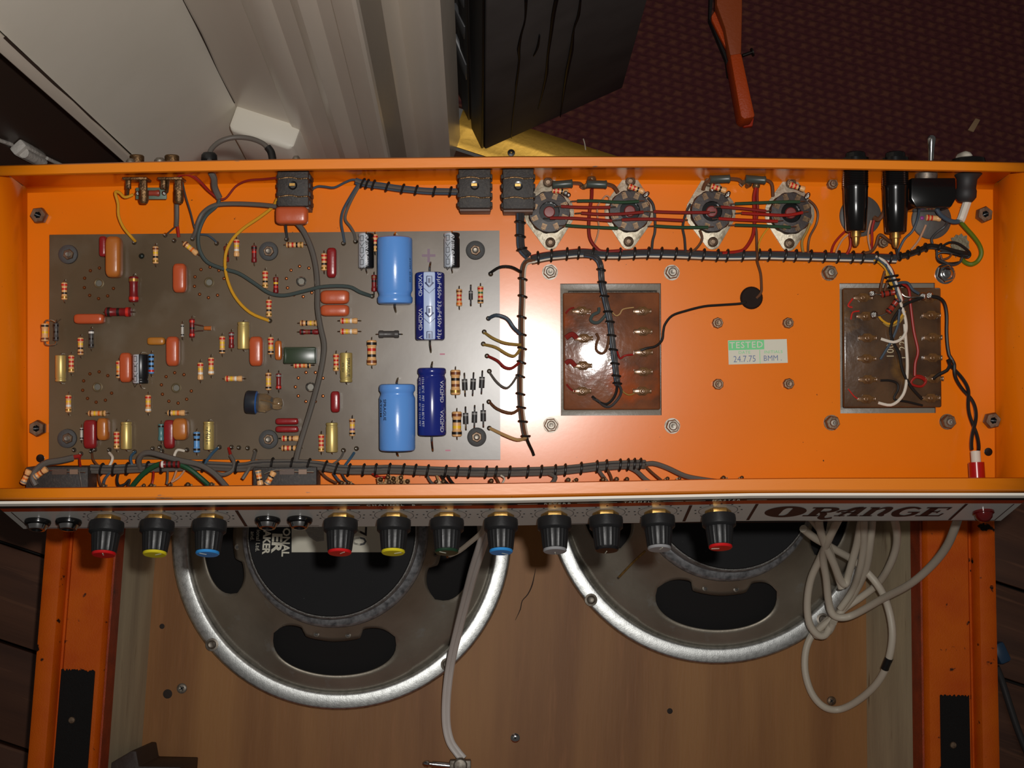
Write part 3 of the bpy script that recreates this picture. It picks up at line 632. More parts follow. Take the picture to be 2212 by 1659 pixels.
# ---- electrolytic cans. local X runs along the can; crimp at -1 or +1 end
def wrap(mb, r, yc=0, lift=.00008):
    """bend flat art (x along can, y around it) onto a can of radius r lying on X; yc = centre in arc length towards +Y"""
    bm = bmesh.new(); vs = [bm.verts.new(p) for p in mb.v]
    for f in mb.f: bm.faces.new([vs[i] for i in f])
    ys = [p.y for p in mb.v]; st = r * .16; y = math.floor(min(ys) / st) * st + st
    while y < max(ys): bmesh.ops.bisect_plane(bm, geom=bm.verts[:] + bm.edges[:] + bm.faces[:], plane_co=(0, y, 0), plane_no=(0, 1, 0)); y += st
    bm.verts.index_update(); mb.v = [p.co.copy() for p in bm.verts]; mb.f = [[q.index for q in f.verts] for f in bm.faces]; mb.m = [0] * len(mb.f); bm.free()
    v = []
    for p in mb.v:
        an = (p.y + yc) / r; v.append(V((p.x, (r + lift) * math.sin(an), (r + lift) * math.cos(an))))
    mb.v = v; return mb
def can(x, y, Lp, Wp, mats, mi, crimp, label, ang=Vv, leads=(5, 5), sc=.000283, sleeve_end=None, lead_dn=True):
    L = Lp * sc; R = Wp * sc / 2; h = R + .0004
    o = inst('electrolytic_capacitor', None, BRD, BP(x, y, h), CH, R_(ang), label)
    g = .86; pr = [(0, -L / 2), (R * .86, -L / 2), (R * .96, -L / 2 + R * .05), (R, -L / 2 + R * .16)]
    if crimp == -1: pr += [(R, -L / 2 + R * .36), (R * .93, -L / 2 + R * .46), (R * .91, -L / 2 + R * .54), (R * .93, -L / 2 + R * .62), (R, -L / 2 + R * .78)]
    if crimp == 1: pr += [(R, L / 2 - R * .78), (R * .93, L / 2 - R * .62), (R * .91, L / 2 - R * .54), (R * .93, L / 2 - R * .46), (R, L / 2 - R * .36)]
    pr += [(R, L / 2 - R * .16), (R * .96, L / 2 - R * .05), (R * .86, L / 2), (0, L / 2)]
    n = 32
    me = MB().lathe(pr, (0, 0, 0), (1, 0, 0), n, mi, up=(0, 0, 1)).mesh('can', mats)
    sub('can', me, o)
    for s, e in ((-1, leads[0]), (1, leads[1])):
        if not e: continue
        e *= sc; lw = .0006 if R > .006 else .0004
        sub('lead', MB().tube([(s * L * .498, 0, 0), (s * (L / 2 + .4 * e), 0, 0), (s * (L / 2 + .9 * e), 0.0002, -R * .45), (s * (L / 2 + e), 0, -R - .0003)], lw, 7, sub=3).mesh('lead', TIN), o)
    return o, L, R
def can_text(o, R, t, size, xc, yc, m, sx=1.0, space=1.0, bold=0):
    sub('lettering', wrap(text_mb(t, size, bold, sx, space), R, yc).mesh('lettering', m), o)
for x, y, Lp, Wp, c in ((131, 796, 58, 23, 1), (273, 941, 60, 24, -1), (451, 941, 62, 23, -1), (526, 725, 60, 26, -1), (748, 794, 65, 27, 1), (717, 945, 65, 26, -1)):
    o, L, R = can(x, y, Lp, Wp, [GOLD, mat('dark_bung', (60, 54, 46), .6)], lambda j, a: 0, c, 'gold electrolytic can', leads=(4, 4))
    if x == 451: can_text(o, R, '-7401-', .0042, 0, 0, BLKP); o['label'] = 'gold electrolytic can printed -7401-'
    if x == 748: can_text(o, R, 'SPRAGUE', .0032, 0, .0016, BLKP, .9); can_text(o, R, '470 25V', .0022, 0, -.0018, BLKP, .8); o['label'] = 'gold electrolytic can with black print'
o, L, R = can(853, 585, 152, 80, [SKY], lambda j, a: 0, 1, 'big sky blue electrolytic capacitor at the top of the board', leads=(14, 16), sc=.000272)
can_text(o, R, 'ATOM  40-450', .0024, .003, .0118, BLKP)
o, L, R = can(858, 902, 152, 82, [SKY], lambda j, a: 0, -1, 'big sky blue electrolytic capacitor at the bottom of the board', leads=(14, 12), sc=.000272)
mb = text_mb('SPRAGUE', .0033, .012, .95, 1.0); mb.v = [p + V((-.0048, 0, 0)) for p in mb.v]; sub('lettering', wrap(mb, R, -.0077).mesh('lettering', BLKP), o)
mb = text_mb('ATOM', .0033, .012, 1.1, 1.1); mb.v = [p + V((-.0058, 0, 0)) for p in mb.v]; sub('lettering', wrap(mb, R, -.0116).mesh('lettering', BLKP), o)
# angle a is measured from the top (up = +Z) towards axis x up -> -Y
def stripe(lo, hi):
    def f(j, a):
        s = -math.sin(a); top = math.cos(a) > 0
        return 1 if top and lo < s < hi else 0
    return f
o, L, R = can(929, 662, 152, 66, [NAVY, PALEB], stripe(-.32, .46), 0, 'tall navy capacitor with a pale arrowed stripe', leads=(26, 26), sc=.000276)
mb = text_mb('33µF450v 33µF450v 33µ', .0042, 0, 1.0, 1.02); wd = max(p.x for p in mb.v) * 2
for p in mb.v: p.x *= L * .97 / wd
sub('lettering', wrap(mb, R, R * .72).mesh('lettering', WHITEP), o)
for xx in (-.0125, .0085, .0195):
    mb = text_mb('VXΩMD' if xx < .019 else 'V', .0042, 0, .9); mb.v = [p + V((xx, 0, 0)) for p in mb.v]; sub('lettering', wrap(mb, R, -R * .68).mesh('lettering', WHITEP), o)
for xx in (-.0150, .0035, .0190):
    mb = MB(); ribbon(mb, [(xx - .003, .0016), (xx + .0012, .0016)], .0005, 0, 0, 1); ribbon(mb, [(xx - .003, -.0016), (xx + .0012, -.0016)], .0005, 0, 0, 1); ribbon(mb, [(xx - .003, -.0016), (xx - .003, .0016)], .0005, 0, 0, 1)
    if xx < .019: ribbon(mb, [(xx + .0008, .0026), (xx + .0036, 0)], .0009, 0, 0, 2); ribbon(mb, [(xx + .0008, -.0026), (xx + .0036, 0)], .0009, 0, 0, 2); ribbon(mb, [(xx + .0042, .0036), (xx + .0075, 0)], .0003, 0, 0, 1); ribbon(mb, [(xx + .0042, -.0036), (xx + .0075, 0)], .0003, 0, 0, 1)
    ribbon(mb, [(xx - .0018, 0), (xx + .0012, 0)], .0014, .00002, 0, 1)
    sub('arrow_print', wrap(mb, R, 0).mesh('arrow_print', mat('navy_print', (40, 50, 96), .4)), o)
o, L, R = can(933, 868, 152, 64, [NAVY], lambda j, a: 0, -1, 'tall plain navy capacitor with small white print', leads=(14, 36), sc=.000276)
for xx in (-.0062, .0120):
    mb = text_mb('VXΩMD', .0042, 0, .9); mb.v = [p + V((xx, 0, 0)) for p in mb.v]; sub('lettering', wrap(mb, R, R * .80).mesh('lettering', WHITEP), o)
for yy in (-.95, -.62):
    t = '85°C 1216 PET  85°C 1216 PET' if yy < -.7 else '1216 85°C  PET  1216 85°C PET'
    mb = text_mb(t, .0023, 0, .9, 1.1); sub('lettering', wrap(mb, R, R * yy).mesh('lettering', WHITEP), o)
for x, y, Lp, Wp, nm in ((791, 542, 77, 34, 'silver and black capacitor left of the upper blue can'), (976, 541, 77, 35, 'silver and black capacitor near the top right nut'), (304, 797, 64, 34, 'silver and black capacitor on the left of the board')):
    o, L, R = can(x, y, Lp, Wp, [BLKS, SILV], stripe(-1.1, 0.02), -1 if y < 700 else 1, nm, leads=(5, 10))
    mb = text_mb('47µF100V 47µF100V', .0026, .01, .85) if y < 700 else MB()
    if y < 700: sub('lettering', wrap(mb, R, R * .14).mesh('lettering', WHITEP), o)
    for xx in (-L * .34, 0, L * .34):
        mb = MB(); w_ = .0011
        for s in (-1, 1): ribbon(mb, [(xx - .0016, s * w_), (xx + .0016, s * w_)], .0003, 0, 0, 1); ribbon(mb, [(xx + s * .0016, -w_), (xx + s * .0016, w_)], .0003, 0, 0, 1); ribbon(mb, [(xx + .0026, s * w_ * 1.6), (xx + .0050, 0)], .0003, 0, 0, 1)
        sub('arrow_print', wrap(mb, R, -R * .5).mesh('arrow_print', BLKP), o)
# ---- neon / lamp with a blue cap
c = BP(546, 869, .007)
ln = put('indicator_lamp', MB().lathe([(0, -.0042), (.0068, -.0040), (.0072, -.0032), (.0072, .0022), (.0064, .0030), (0, .0030)], c, (1, -.06, 0), 28, [1, 1, 1, 0, 0]), [mat('navy_cap_blue', (44, 88, 150), .35), mat('black_rim', (36, 40, 48), .4)], BRD, label='small lamp with a blue cap and clear glass end')
put('glass_bulb', MB().lathe([(.0058, .0030), (.0060, .0085), (.0048, .0100), (.0034, .0125), (.0040, .0150), (.0030, .0180), (0, .0190)], c + V((0, 0, -.0012)), (1, -.06, 0), 22), mat('amber_clear_glass', (240, 224, 196), .06, trans=.95, ior=1.3), ln)
put('filament', MB().tube([c + V((.005, .001, 0)), c + V((.010, .0003, .001)), c + V((.013, -.001, 0)), c + V((.017, -.001, .0005))], .0004, 6), BRASS, ln)
# ---- rubber mounts, valve-base eyelets, solder joints
for x, y in ((149, 550), (581, 543), (1027, 541), (147, 947), (581, 949), (1030, 944)):
    mt = put('rubber_mount', MB().lathe([(0, .0001), (.0056, .0001), (.0060, .0010), (.0058, .0026), (.0046, .0034), (.0030, .0036), (0, .0036)], BP(x, y), n=32), RUBBER, BRD, label='grey rubber mount with a hex nut')
    put('hex_nut', MB().lathe([(.0028, 0), (.0034, .0002), (.0034, .0016), (.0030, .0020), (.0020, .0020)], BP(x, y, .0034), n=6, up=(math.cos(x), math.sin(x), 0)), RUSTY, mt, angle=30)
    put('stud', MB().lathe([(.0020, 0), (.0020, .0030), (.0012, .0036), (0, .0034)], BP(x, y, .0036), n=14), STEEL, mt)
for x, y, ey in ((214, 612, 0), (452, 610, 0), (651, 608, 1), (211, 836, 0), (381, 838, 0), (671, 836, 1)):
    put('eyelet', MB().lathe([(.0031, 0), (.0032, .0005), (.0026, .0008), (.0020, .0005), (.0019, .0001), (0, .0001)], BP(x, y), n=22, mi=[0, 0, 0, 0, 1]), [TIN if ey else mat('eyelet_brown', (110, 96, 70), .45, .5), mat('eyelet_grey', (112, 108, 98), .4, .3)], BRD)
    a0 = random.uniform(0, 1)
    for i in range(9):
        a = a0 + i * 2 * math.pi * .9 / 9; r = 33
        inst('solder_pin', _mesh.setdefault('pin', MB().lathe([(.0011, 0), (.0010, .0005), (.0006, .0011), (0, .0012)], n=9).mesh('solder_pin', mat('copper_pin', (150, 84, 44), .3, .8))), BRD, BP(x + r * math.cos(a), y + r * math.sin(a)))
sj = MB().lathe([(.0016, 0), (.0014, .0006), (.0008, .0014), (.0005, .0024), (0, .0026)], n=10).mesh('solder_joint', SOLDER)
for x, y in ((357, 508), (376, 520), (416, 516), (468, 526), (290, 524), (1060, 592), (1055, 688), (1046, 717), (1044, 743), (1052, 769), (1057, 802), (1056, 868), (1057, 925), (742, 526), (768, 522), (619, 517), (804, 640), (583, 693),
             (160, 972), (197, 975), (205, 971), (236, 972), (350, 975), (404, 972), (474, 966), (500, 966), (516, 967), (535, 968), (742, 973), (770, 969), (345, 966), (291, 976), (551, 974), (175, 980), (330, 969)):
    inst('solder_joint', sj, BRD, BP(x, y))
for x, y, a in ((955, 765, 0), (967, 973, -6)): put('pink_mark', ribbon(MB(), [(0, 0), (.0032, 0)], .0009, 0, 0, 1).xf(Matrix.Translation(BP(x - 5, y, .0001))), mat('pink_ink', (196, 120, 140), .6), BRD)
m = MB(); ribbon(m, [(-.0042, 0), (.0042, 0)], .0016, 0, 0, 1); ribbon(m, [(0, -.0042), (0, .0042)], .0016, .00002, 0, 1); m.xf(Matrix.Translation(BP(926, 552, .00012)))
put('plus_mark', m, mat('faint_violet_ink', (128, 104, 120), .6), BRD)

# ============================================================ TRANSFORMERS
LAM = mat('laminated_steel', (92, 84, 76), .5, .6, bump=(500, .2)); GREYP = mat('grey_painted_steel', (128, 120, 108), .4, bump=(300, .1))
TERM = mat('resin_coated_terminal', (120, 84, 46), .25, .25, var=((86, 56, 32), 200, .4, .7), coat=.5)
def transformer(label, x0, y0, x1, y1, hb, fx0, fx1, fy0, fy1, lterm, rterm, resin):
    c = P((x0 + x1) / 2, (y0 + y1) / 2, 0); t = thing('transformer', label, 'transformer', c, CH)
    a = P(x0, y0, hb); b = P(x1, y1, hb); cx, cy = (a.x + b.x) / 2, (a.y + b.y) / 2; wx, wy = b.x - a.x, a.y - b.y
    bo = put('terminal_board', MB().box((cx, cy, hb - .0015), (wx, wy, .003)), resin, t, bevel=.0012, seg=3, label='brown resin coated terminal board')
    # pressed steel frame round the winding, under the chassis
    f0 = P(fx0, fy0, -.012); f1 = P(fx1, fy1, -.012); mx, my = (f0.x + f1.x) / 2, (f0.y + f1.y) / 2; ww, wh = f1.x - f0.x, f0.y - f1.y
    fr = MB()
    for sx, sy, dx, dy in ((0, wh / 2 + .002, ww + .012, .010), (0, -wh / 2 - .002, ww + .012, .010), (-ww / 2 - .002, 0, .010, wh), (ww / 2 + .002, 0, .010, wh)): fr.box((mx + sx, my + sy, -.0130), (dx, dy, .010))
    put('frame', fr, GREYP, t, bevel=.0015)
    put('core', MB().box((mx, my, -.052), (ww + .030, wh + .004, .078)), LAM, t, bevel=.001); put('winding', MB().box((mx, my, -.048), (ww * .8, wh + .030, .060)), mat('winding_paper', (150, 120, 80), .6), t, bevel=.006)
    put('end_bell', MB().box((mx, my, -.100), (ww + .022, wh - .004, .018)), GREYP, t, bevel=.005)
    for side, L in ((-1, lterm), (1, rterm)):
        for x, y in L:
            q = P(x, y, hb); m = MB(); s = -side
            m.prism([(-.0060, -.0013), (-.0034, -.0015), (-.0020, -.0028), (.0020, -.0028), (.0034, -.0015), (.0060, -.0013), (.0060, .0013), (.0034, .0015), (.0020, .0028), (-.0020, .0028), (-.0034, .0015), (-.0060, .0013)], -.0002, .0008, q)
            m.lathe([(.0019, .0008), (.0019, .0016), (.0012, .0018), (.0008, .0010), (0, .0010)], q, n=14)
            for e in (-1, 1): m.box(q + V((e * .0054, 0, .0012)), (.0007, .0030, .0022))
            put('terminal', m, TERM, t, bevel=.0002)
    return t, bo
T1, T1B = transformer('output transformer with a shiny brown resin face, filling the left cutout', 1216, 632, 1427, 885, -.004, 1218, 1428, 620, 893,
    [(1256, 672), (1261, 731), (1259, 790), (1257, 845)], [(1387, 672), (1389, 716), (1390, 761), (1390, 803), (1387, 845)], RESIN)
T2, T2B = transformer('mains transformer with a dark brown resin face and white wires, filling the right cutout', 1821, 622, 2035, 880, .0040, 1822, 2014, 620, 884,
    [(1864, 643), (1870, 683), (1873, 730), (1872, 775), (1874, 820), (1871, 862)], [(2007, 644), (2011, 681), (2014, 729), (2014, 773), (2017, 818), (2010, 860)], RESIN2)
for m_ in (MB().tube([P(1842, 645, .0045), P(1832, 660, .0050), P(1841, 664, .0050)], .0006, 6), MB().tube([P(1838, 690, .0045), P(1842, 675, .005), P(1856, 672, .0045)], .0005, 6), MB().tube([P(1832, 840, .0044), P(1845, 856, .0048), P(1854, 862, .0045)], .0004, 6),): put('red_winding_end', m_, WC['enam'], T2)
for m_ in (MB().tube([P(1222, 677, -.003), P(1230, 668, -.0025), P(1240, 665, -.003)], .0007, 6), MB().tube([P(1222, 730, -.003), P(1236, 722, -.0028), P(1246, 731, -.003)], .0018, 7), MB().tube([P(1222, 785, -.003), P(1232, 780, -.0028), P(1243, 791, -.003)], .0016, 7), MB().tube([P(1224, 830, -.003), P(1232, 840, -.0028), P(1242, 846, -.003)], .0007, 6),): put('red_winding_end', m_, WC['dred'], T1)
for tx, x, y in (('100', 1924, 758), ('L 228', 1951, 750)):
    m = text_mb(tx, .0066, -.006, .9, 1.1); m.v = [P(x, y, .0042) + V((-p.y, p.x, 0)) for p in m.v]; put('lettering', m, plain('cream_ink', (200, 186, 150), .6), T2)
for x, y, a in ((1921, 633, 10), (1929, 661, 52)):
    inst('resistor', resistor_mesh('u', .0102, .0042, 'kkk', False), T2, P(x, y, .0095), CH, R_(a))
put('resistor_lead', MB().tube([P(1890, 633, .006), P(1905, 636, .009), P(1938, 630, .0095), P(1955, 640, .0100), P(1972, 642, .0105), P(1990, 640, .0100)], .0005, 6).tube([P(1885, 680, .006), P(1900, 682, .008), P(1916, 676, .009)], .0005, 6).tube([P(1942, 648, .0095), P(1958, 648, .0105), P(1972, 640, .0105)], .0005, 6), TIN, T2)
for x, y, h, r in ((1884, 634, .006, .0024), (1888, 680, .006, .0026), (2008, 638, .009, .0026), (1994, 640, .010, .0026)): put('solder_joint', MB().ball(P(x, y, h), r, 10, sq=.7), SOLDER, T2)

# ============================================================ WIRING
def perp_path(pts, off, dh):
    out = []
    for i, p in enumerate(pts):
        d = pts[min(i + 1, len(pts) - 1)] - pts[max(i - 1, 0)]; n = V((-d.y, d.x, 0)).normalized()
        out.append(p + n * (off * PX) + V((0, 0, dh)))
    return out
def dense(pts, step=.004):
    mb = MB().tube(pts, .001, 3, sub=8); n = 3
    ring = [sum((mb.v[i * n + j] for j in range(n)), V((0, 0, 0))) / n for i in range(len(mb.v) // n)]
    return ring
def loom(label, pts, strands, ties, wpx, hmm=.0035, branches=(), tie_c='black', name='wiring_loom', group=None):
    path = wire_pts(pts); ring = dense(path)
    t = thing(name, label, 'wiring', path[0], CH, group)
    for off, dh, col, r in strands:
        pp = perp_path(ring, off, dh); k = random.uniform(0, 6)
        pp = [p + V((0, 0, .0004 * math.sin(k + i * .7))) for i, p in enumerate(pp)]
        put('wire', MB().tube(pp[::2] + [pp[-1]], r * PX, 7, sub=2), WC[col], t)
    cum = [0]
    for a, b in zip(ring, ring[1:]): cum.append(cum[-1] + (b - a).length)
    if isinstance(ties, int): ties = [(i + .5) / ties for i in range(ties)]
    for f in ties:
        s = f * cum[-1]; i = max(1, next((k for k, c in enumerate(cum) if c >= s), len(cum) - 1)); i = min(i, len(ring) - 2)
        c = ring[i]; d = (ring[i + 1] - ring[i - 1]).normalized(); n = V((-d.y, d.x, 0)).normalized(); z = V((0, 0, 1))
        a = [c + n * (wpx * PX * math.cos(u)) + z * (hmm * math.sin(u)) + d * (.0006 * math.cos(u)) for u in [2 * math.pi * k / 14 for k in range(15)]]
        put('cable_tie', MB().tube(a, .00075, 6, sub=1), WC[tie_c], t)
    for col, r, bp, *h in branches: put('branch_wire', MB().tube(wire_pts(bp, h[0] if h else .010), r * PX, 7), WC[col], t)
    return t
LH = .006
loom('dark loom dropping from the middle rear jack and running down beside the board edge', [(1124, 450, .016), (1124, 500, .007), (1126, 535, LH), (1140, 552, LH)],
     [(-5, 0, 'blue', 4), (0, .002, 'dgrey', 4), (5, 0, 'dgrey', 4), (1, -.001, 'blue', 4)], [.3, .55, .82], 10)
RB = [(1057, 591), (1080, 577), (1105, 577), (1126, 588)]
def br(col, pts, r=3.2): return (col, r, [(pts[0][0], pts[0][1], HB + .001)] + [(x, y, HB + .006) for x, y in pts[1:-1]] + [(pts[-1][0], pts[-1][1], LH + .002)])
loom('long vertical loom of grey wires fanning out to the right edge of the circuit board', [(1155, 562, LH), (1138, 566, LH), (1130, 585, LH), (1129, 640, LH), (1127, 700, LH), (1128, 760, LH), (1124, 820, LH), (1126, 880, LH), (1132, 925, LH), (1137, 948, LH)],
     [(-4, 0, 'grey', 3.2), (0, .0022, 'brown', 3), (4, 0, 'cream', 2.6), (1, 0, 'dred', 3), (-1, .0012, 'dgrey', 3)], [.13, .22, .33, .42, .50, .57, .65, .74, .82, .90, .98], 8.5, .0032,
     [br('black', RB), br('blue', [(1055, 688), (1072, 681), (1095, 688), (1110, 708), (1125, 722)], 4), br('gold', [(1046, 718), (1066, 731), (1092, 741), (1126, 745)]), br('gold', [(1044, 744), (1070, 750), (1098, 766), (1113, 768), (1125, 752)]),
      br('dred', [(1053, 769), (1074, 779), (1090, 793), (1106, 795), (1122, 783)]), br('grey', [(1057, 804), (1074, 826), (1093, 838), (1106, 829), (1117, 812)], 2.6), br('brown', [(1056, 867), (1074, 883), (1106, 892), (1125, 880)]), br('tan', [(1058, 925), (1090, 940), (1118, 950), (1136, 946)], 3.6),
      ('black', 3.4, [(1137, 945, LH + .002), (1143, 960, LH), (1150, 975, .003), (1153, 984, .002)])])
loom('main loom of dark and white wires running across under the valve sockets', [(1148, 560, LH), (1182, 553, LH), (1220, 549, LH), (1260, 546, LH), (1300, 549, LH), (1345, 549, LH), (1400, 547, LH), (1480, 549, LH), (1560, 552, LH), (1650, 551, LH), (1740, 553, LH), (1820, 555, LH), (1900, 557, LH), (1935, 558, LH)],
     [(7, 0, 'dred', 2.6), (4, .0018, 'dgrey', 3.4), (0, .0026, 'dgrey', 3.4), (-3, .0018, 'blue', 3.0), (-6.5, .0006, 'white', 2.8), (-9, -.001, 'brown', 2.4), (2, -.001, 'black', 4)], 27, 12.5, .0040)
loom('short loom curling from the main run into the left transformer', [(1262, 549, LH + .003), (1285, 555, LH + .002), (1297, 572, LH), (1300, 605, LH), (1307, 645, LH - .003), (1317, 690, .002), (1322, 730, .001), (1328, 780, .001), (1332, 815, .001), (1334, 830, .001)],
     [(-3.5, 0, 'blue', 3.2), (0, .0016, 'dgrey', 3.2), (3.5, 0, 'dgrey', 3.2), (4.5, -.0016, 'white', 2.2), (-1, -.001, 'black', 3.4)], [.18, .27, .36, .48, .55, .65, .74, .84, .93, .99], 8, .003,
     [('teal', 3.6, [(1317, 668, .003), (1309, 680, 0), (1295, 695, 0), (1284, 697, 0), (1276, 691, 0), (1281, 680, 0), (1293, 674, 0), (1294, 665, -.001)]),
      ('brown', 3, [(1317, 722, .001), (1313, 745, .001), (1307, 760, .0), (1297, 763, .0), (1288, 755, 0), (1289, 740, 0), (1293, 730, 0), (1288, 720, -.001)]),
      ('black', 3, [(1333, 826, .001), (1332, 845, .0), (1324, 862, 0), (1310, 873, 0), (1294, 868, 0), (1279, 856, -.001)]), ('dgrey', 3, [(1334, 826, .001), (1342, 842, .001), (1338, 858, 0), (1322, 876, 0), (1308, 878, 0), (1292, 866, 0), (1281, 860, -.001)]),
      ('tan', 1.5, [(1323, 675, .001), (1331, 682, 0), (1339, 678, 0), (1346, 668, 0), (1369, 664, -.001)]), ('red', 2.2, [(1333, 757, .001), (1339, 774, -.001), (1350, 768, 0), (1367, 766, -.001)]), ('gold', 1.6, [(1340, 835, 0), (1346, 846, -.001), (1358, 853, -.001), (1370, 850, -.002)]), ('cream', 1.6, [(1320, 765, 0), (1322, 776, 0), (1313, 778, -.001)])])
loom('short loom of white, blue and yellow wires bending down into the right transformer', [(1890, 557, LH + .002), (1905, 565, LH + .002), (1918, 580, LH + .002), (1927, 600, LH + .003), (1936, 625, .010), (1944, 650, .010)],
     [(6, 0, 'dred', 3), (2.5, .0015, 'white', 3), (-1, .001, 'blue', 3.2), (-5, 0, 'yellow', 2.4), (0, -.001, 'black', 4)], [.48, .56, .68], 13, .004,
     [('white', 3.4, [(1936, 630, .010), (1948, 662, .009), (1956, 690, .008), (1957, 715, .008), (1948, 731, .008), (1930, 739, .008), (1903, 732, .006)]), ('white', 3.4, [(1954, 700, .008), (1957, 740, .007), (1960, 790, .007), (1956, 838, .007), (1944, 862, .007), (1924, 875, .007), (1897, 870, .0055)]),
      ('red', 3.0, [(1942, 612, .010), (1962, 622, .009), (1967, 660, .0075), (1974, 715, .007), (1983, 758, .007), (1977, 785, .007), (1976, 812, .007)]), ('red', 2.8, [(1976, 812, .007), (1990, 813, .0065), (2000, 822, .0065), (1992, 834, .0065), (1976, 833, .0065), (1968, 826, .0065), (1978, 815, .007), (1993, 818, .0075), (2000, 826, .006)]),
      ('black', 3.4, [(1995, 642, .011), (1972, 650, .010), (1950, 662, .009), (1930, 690, .008), (1924, 715, .008), (1930, 740, .0075), (1943, 765, .007), (1950, 800, .007), (1968, 835, .007), (1992, 862, .006)]), ('blue', 3, [(1943, 668, .009), (1940, 700, .008), (1928, 732, .0075), (1912, 760, .007), (1902, 776, .006)]),
      ('black', 2.6, [(1902, 822, .006), (1922, 822, .0065), (1938, 828, .0065), (1940, 842, .0065), (1932, 862, .0065), (1960, 868, .006), (1993, 876, .006)]), ('yellow', 2.6, [(1955, 672, .008), (1940, 692, .0075), (1922, 700, .007), (1906, 692, .006), (1898, 682, .006)]), ('gold', 2.4, [(1955, 678, .0085), (1942, 697, .008), (1922, 705, .007), (1908, 697, .006)]),
      ('blue', 3.2, [(1938, 612, .011), (1950, 610, .011), (1962, 612, .011), (1972, 626, .011), (1985, 634, .0105)]), ('yellow', 3, [(1914, 585, .009), (1922, 610, .009), (1932, 620, .009)]), ('brown', 3, [(1912, 585, .009), (1905, 610, .008), (1902, 630, .0065)]), ('brown', 2.4, [(1924, 598, .010), (1915, 615, .0095), (1908, 640, .009)])])
loom('loom of black wires ending in a tangled coil by the earth tag', [(1935, 556, LH), (1965, 549, LH), (1990, 539, LH), (2010, 532, LH), (2035, 536, .009), (2070, 546, .010), (2092, 549, .010)],
     [(-3, 0, 'dgrey', 3.4), (0, .002, 'black', 3.4), (3, 0, 'black', 3.4)], [.05, .15, .3, .42, .58], 8, .003,
     [('black', 2.6, [(2030, 536, .010), (2050, 524, .012), (2070, 526, .013), (2090, 540, .013), (2096, 550, .012), (2088, 556, .011), (2060, 548, .012), (2035, 545, .011), (2024, 552, .010), (2030, 566, .009), (2055, 569, .010), (2075, 566, .010)]), ('dgrey', 2.6, [(2024, 540, .011), (2026, 558, .010), (2045, 568, .011), (2060, 572, .011), (2074, 566, .011), (2080, 552, .011)]),
      ('brown', 2.4, [(2032, 550, .011), (2036, 560, .011), (2050, 556, .012), (2056, 548, .012)])])
loom('short grey tied loom between the two rear black jacks', [(768, 391, .012), (790, 397, .012), (820, 401, .012), (870, 408, .012), (930, 413, .012), (992, 414, .012)],
     [(-4, 0, 'blue', 3.4), (0, .0015, 'grey', 3.4), (4, 0, 'blue', 3.4), (0, -.001, 'dgrey', 3.4)], [.06, .11, .17, .29, .45, .58, .75, .9], 9.5, .003,
     [('blue', 3, [(775, 396, .012), (757, 425, .010), (741, 455, .009), (737, 480, .009), (741, 505, .008), (744, 524, HB + .001)], ), ('grey', 3.2, [(778, 398, .012), (760, 430, .010), (748, 458, .009), (746, 475, .009), (757, 490, .009), (765, 505, .008), (768, 522, HB + .001)]), ('blue', 2.6, [(775, 391, .012), (762, 388, .013), (745, 394, .013), (722, 405, .013), (700, 403, .013), (685, 403, .013), (668, 412, .014)])])
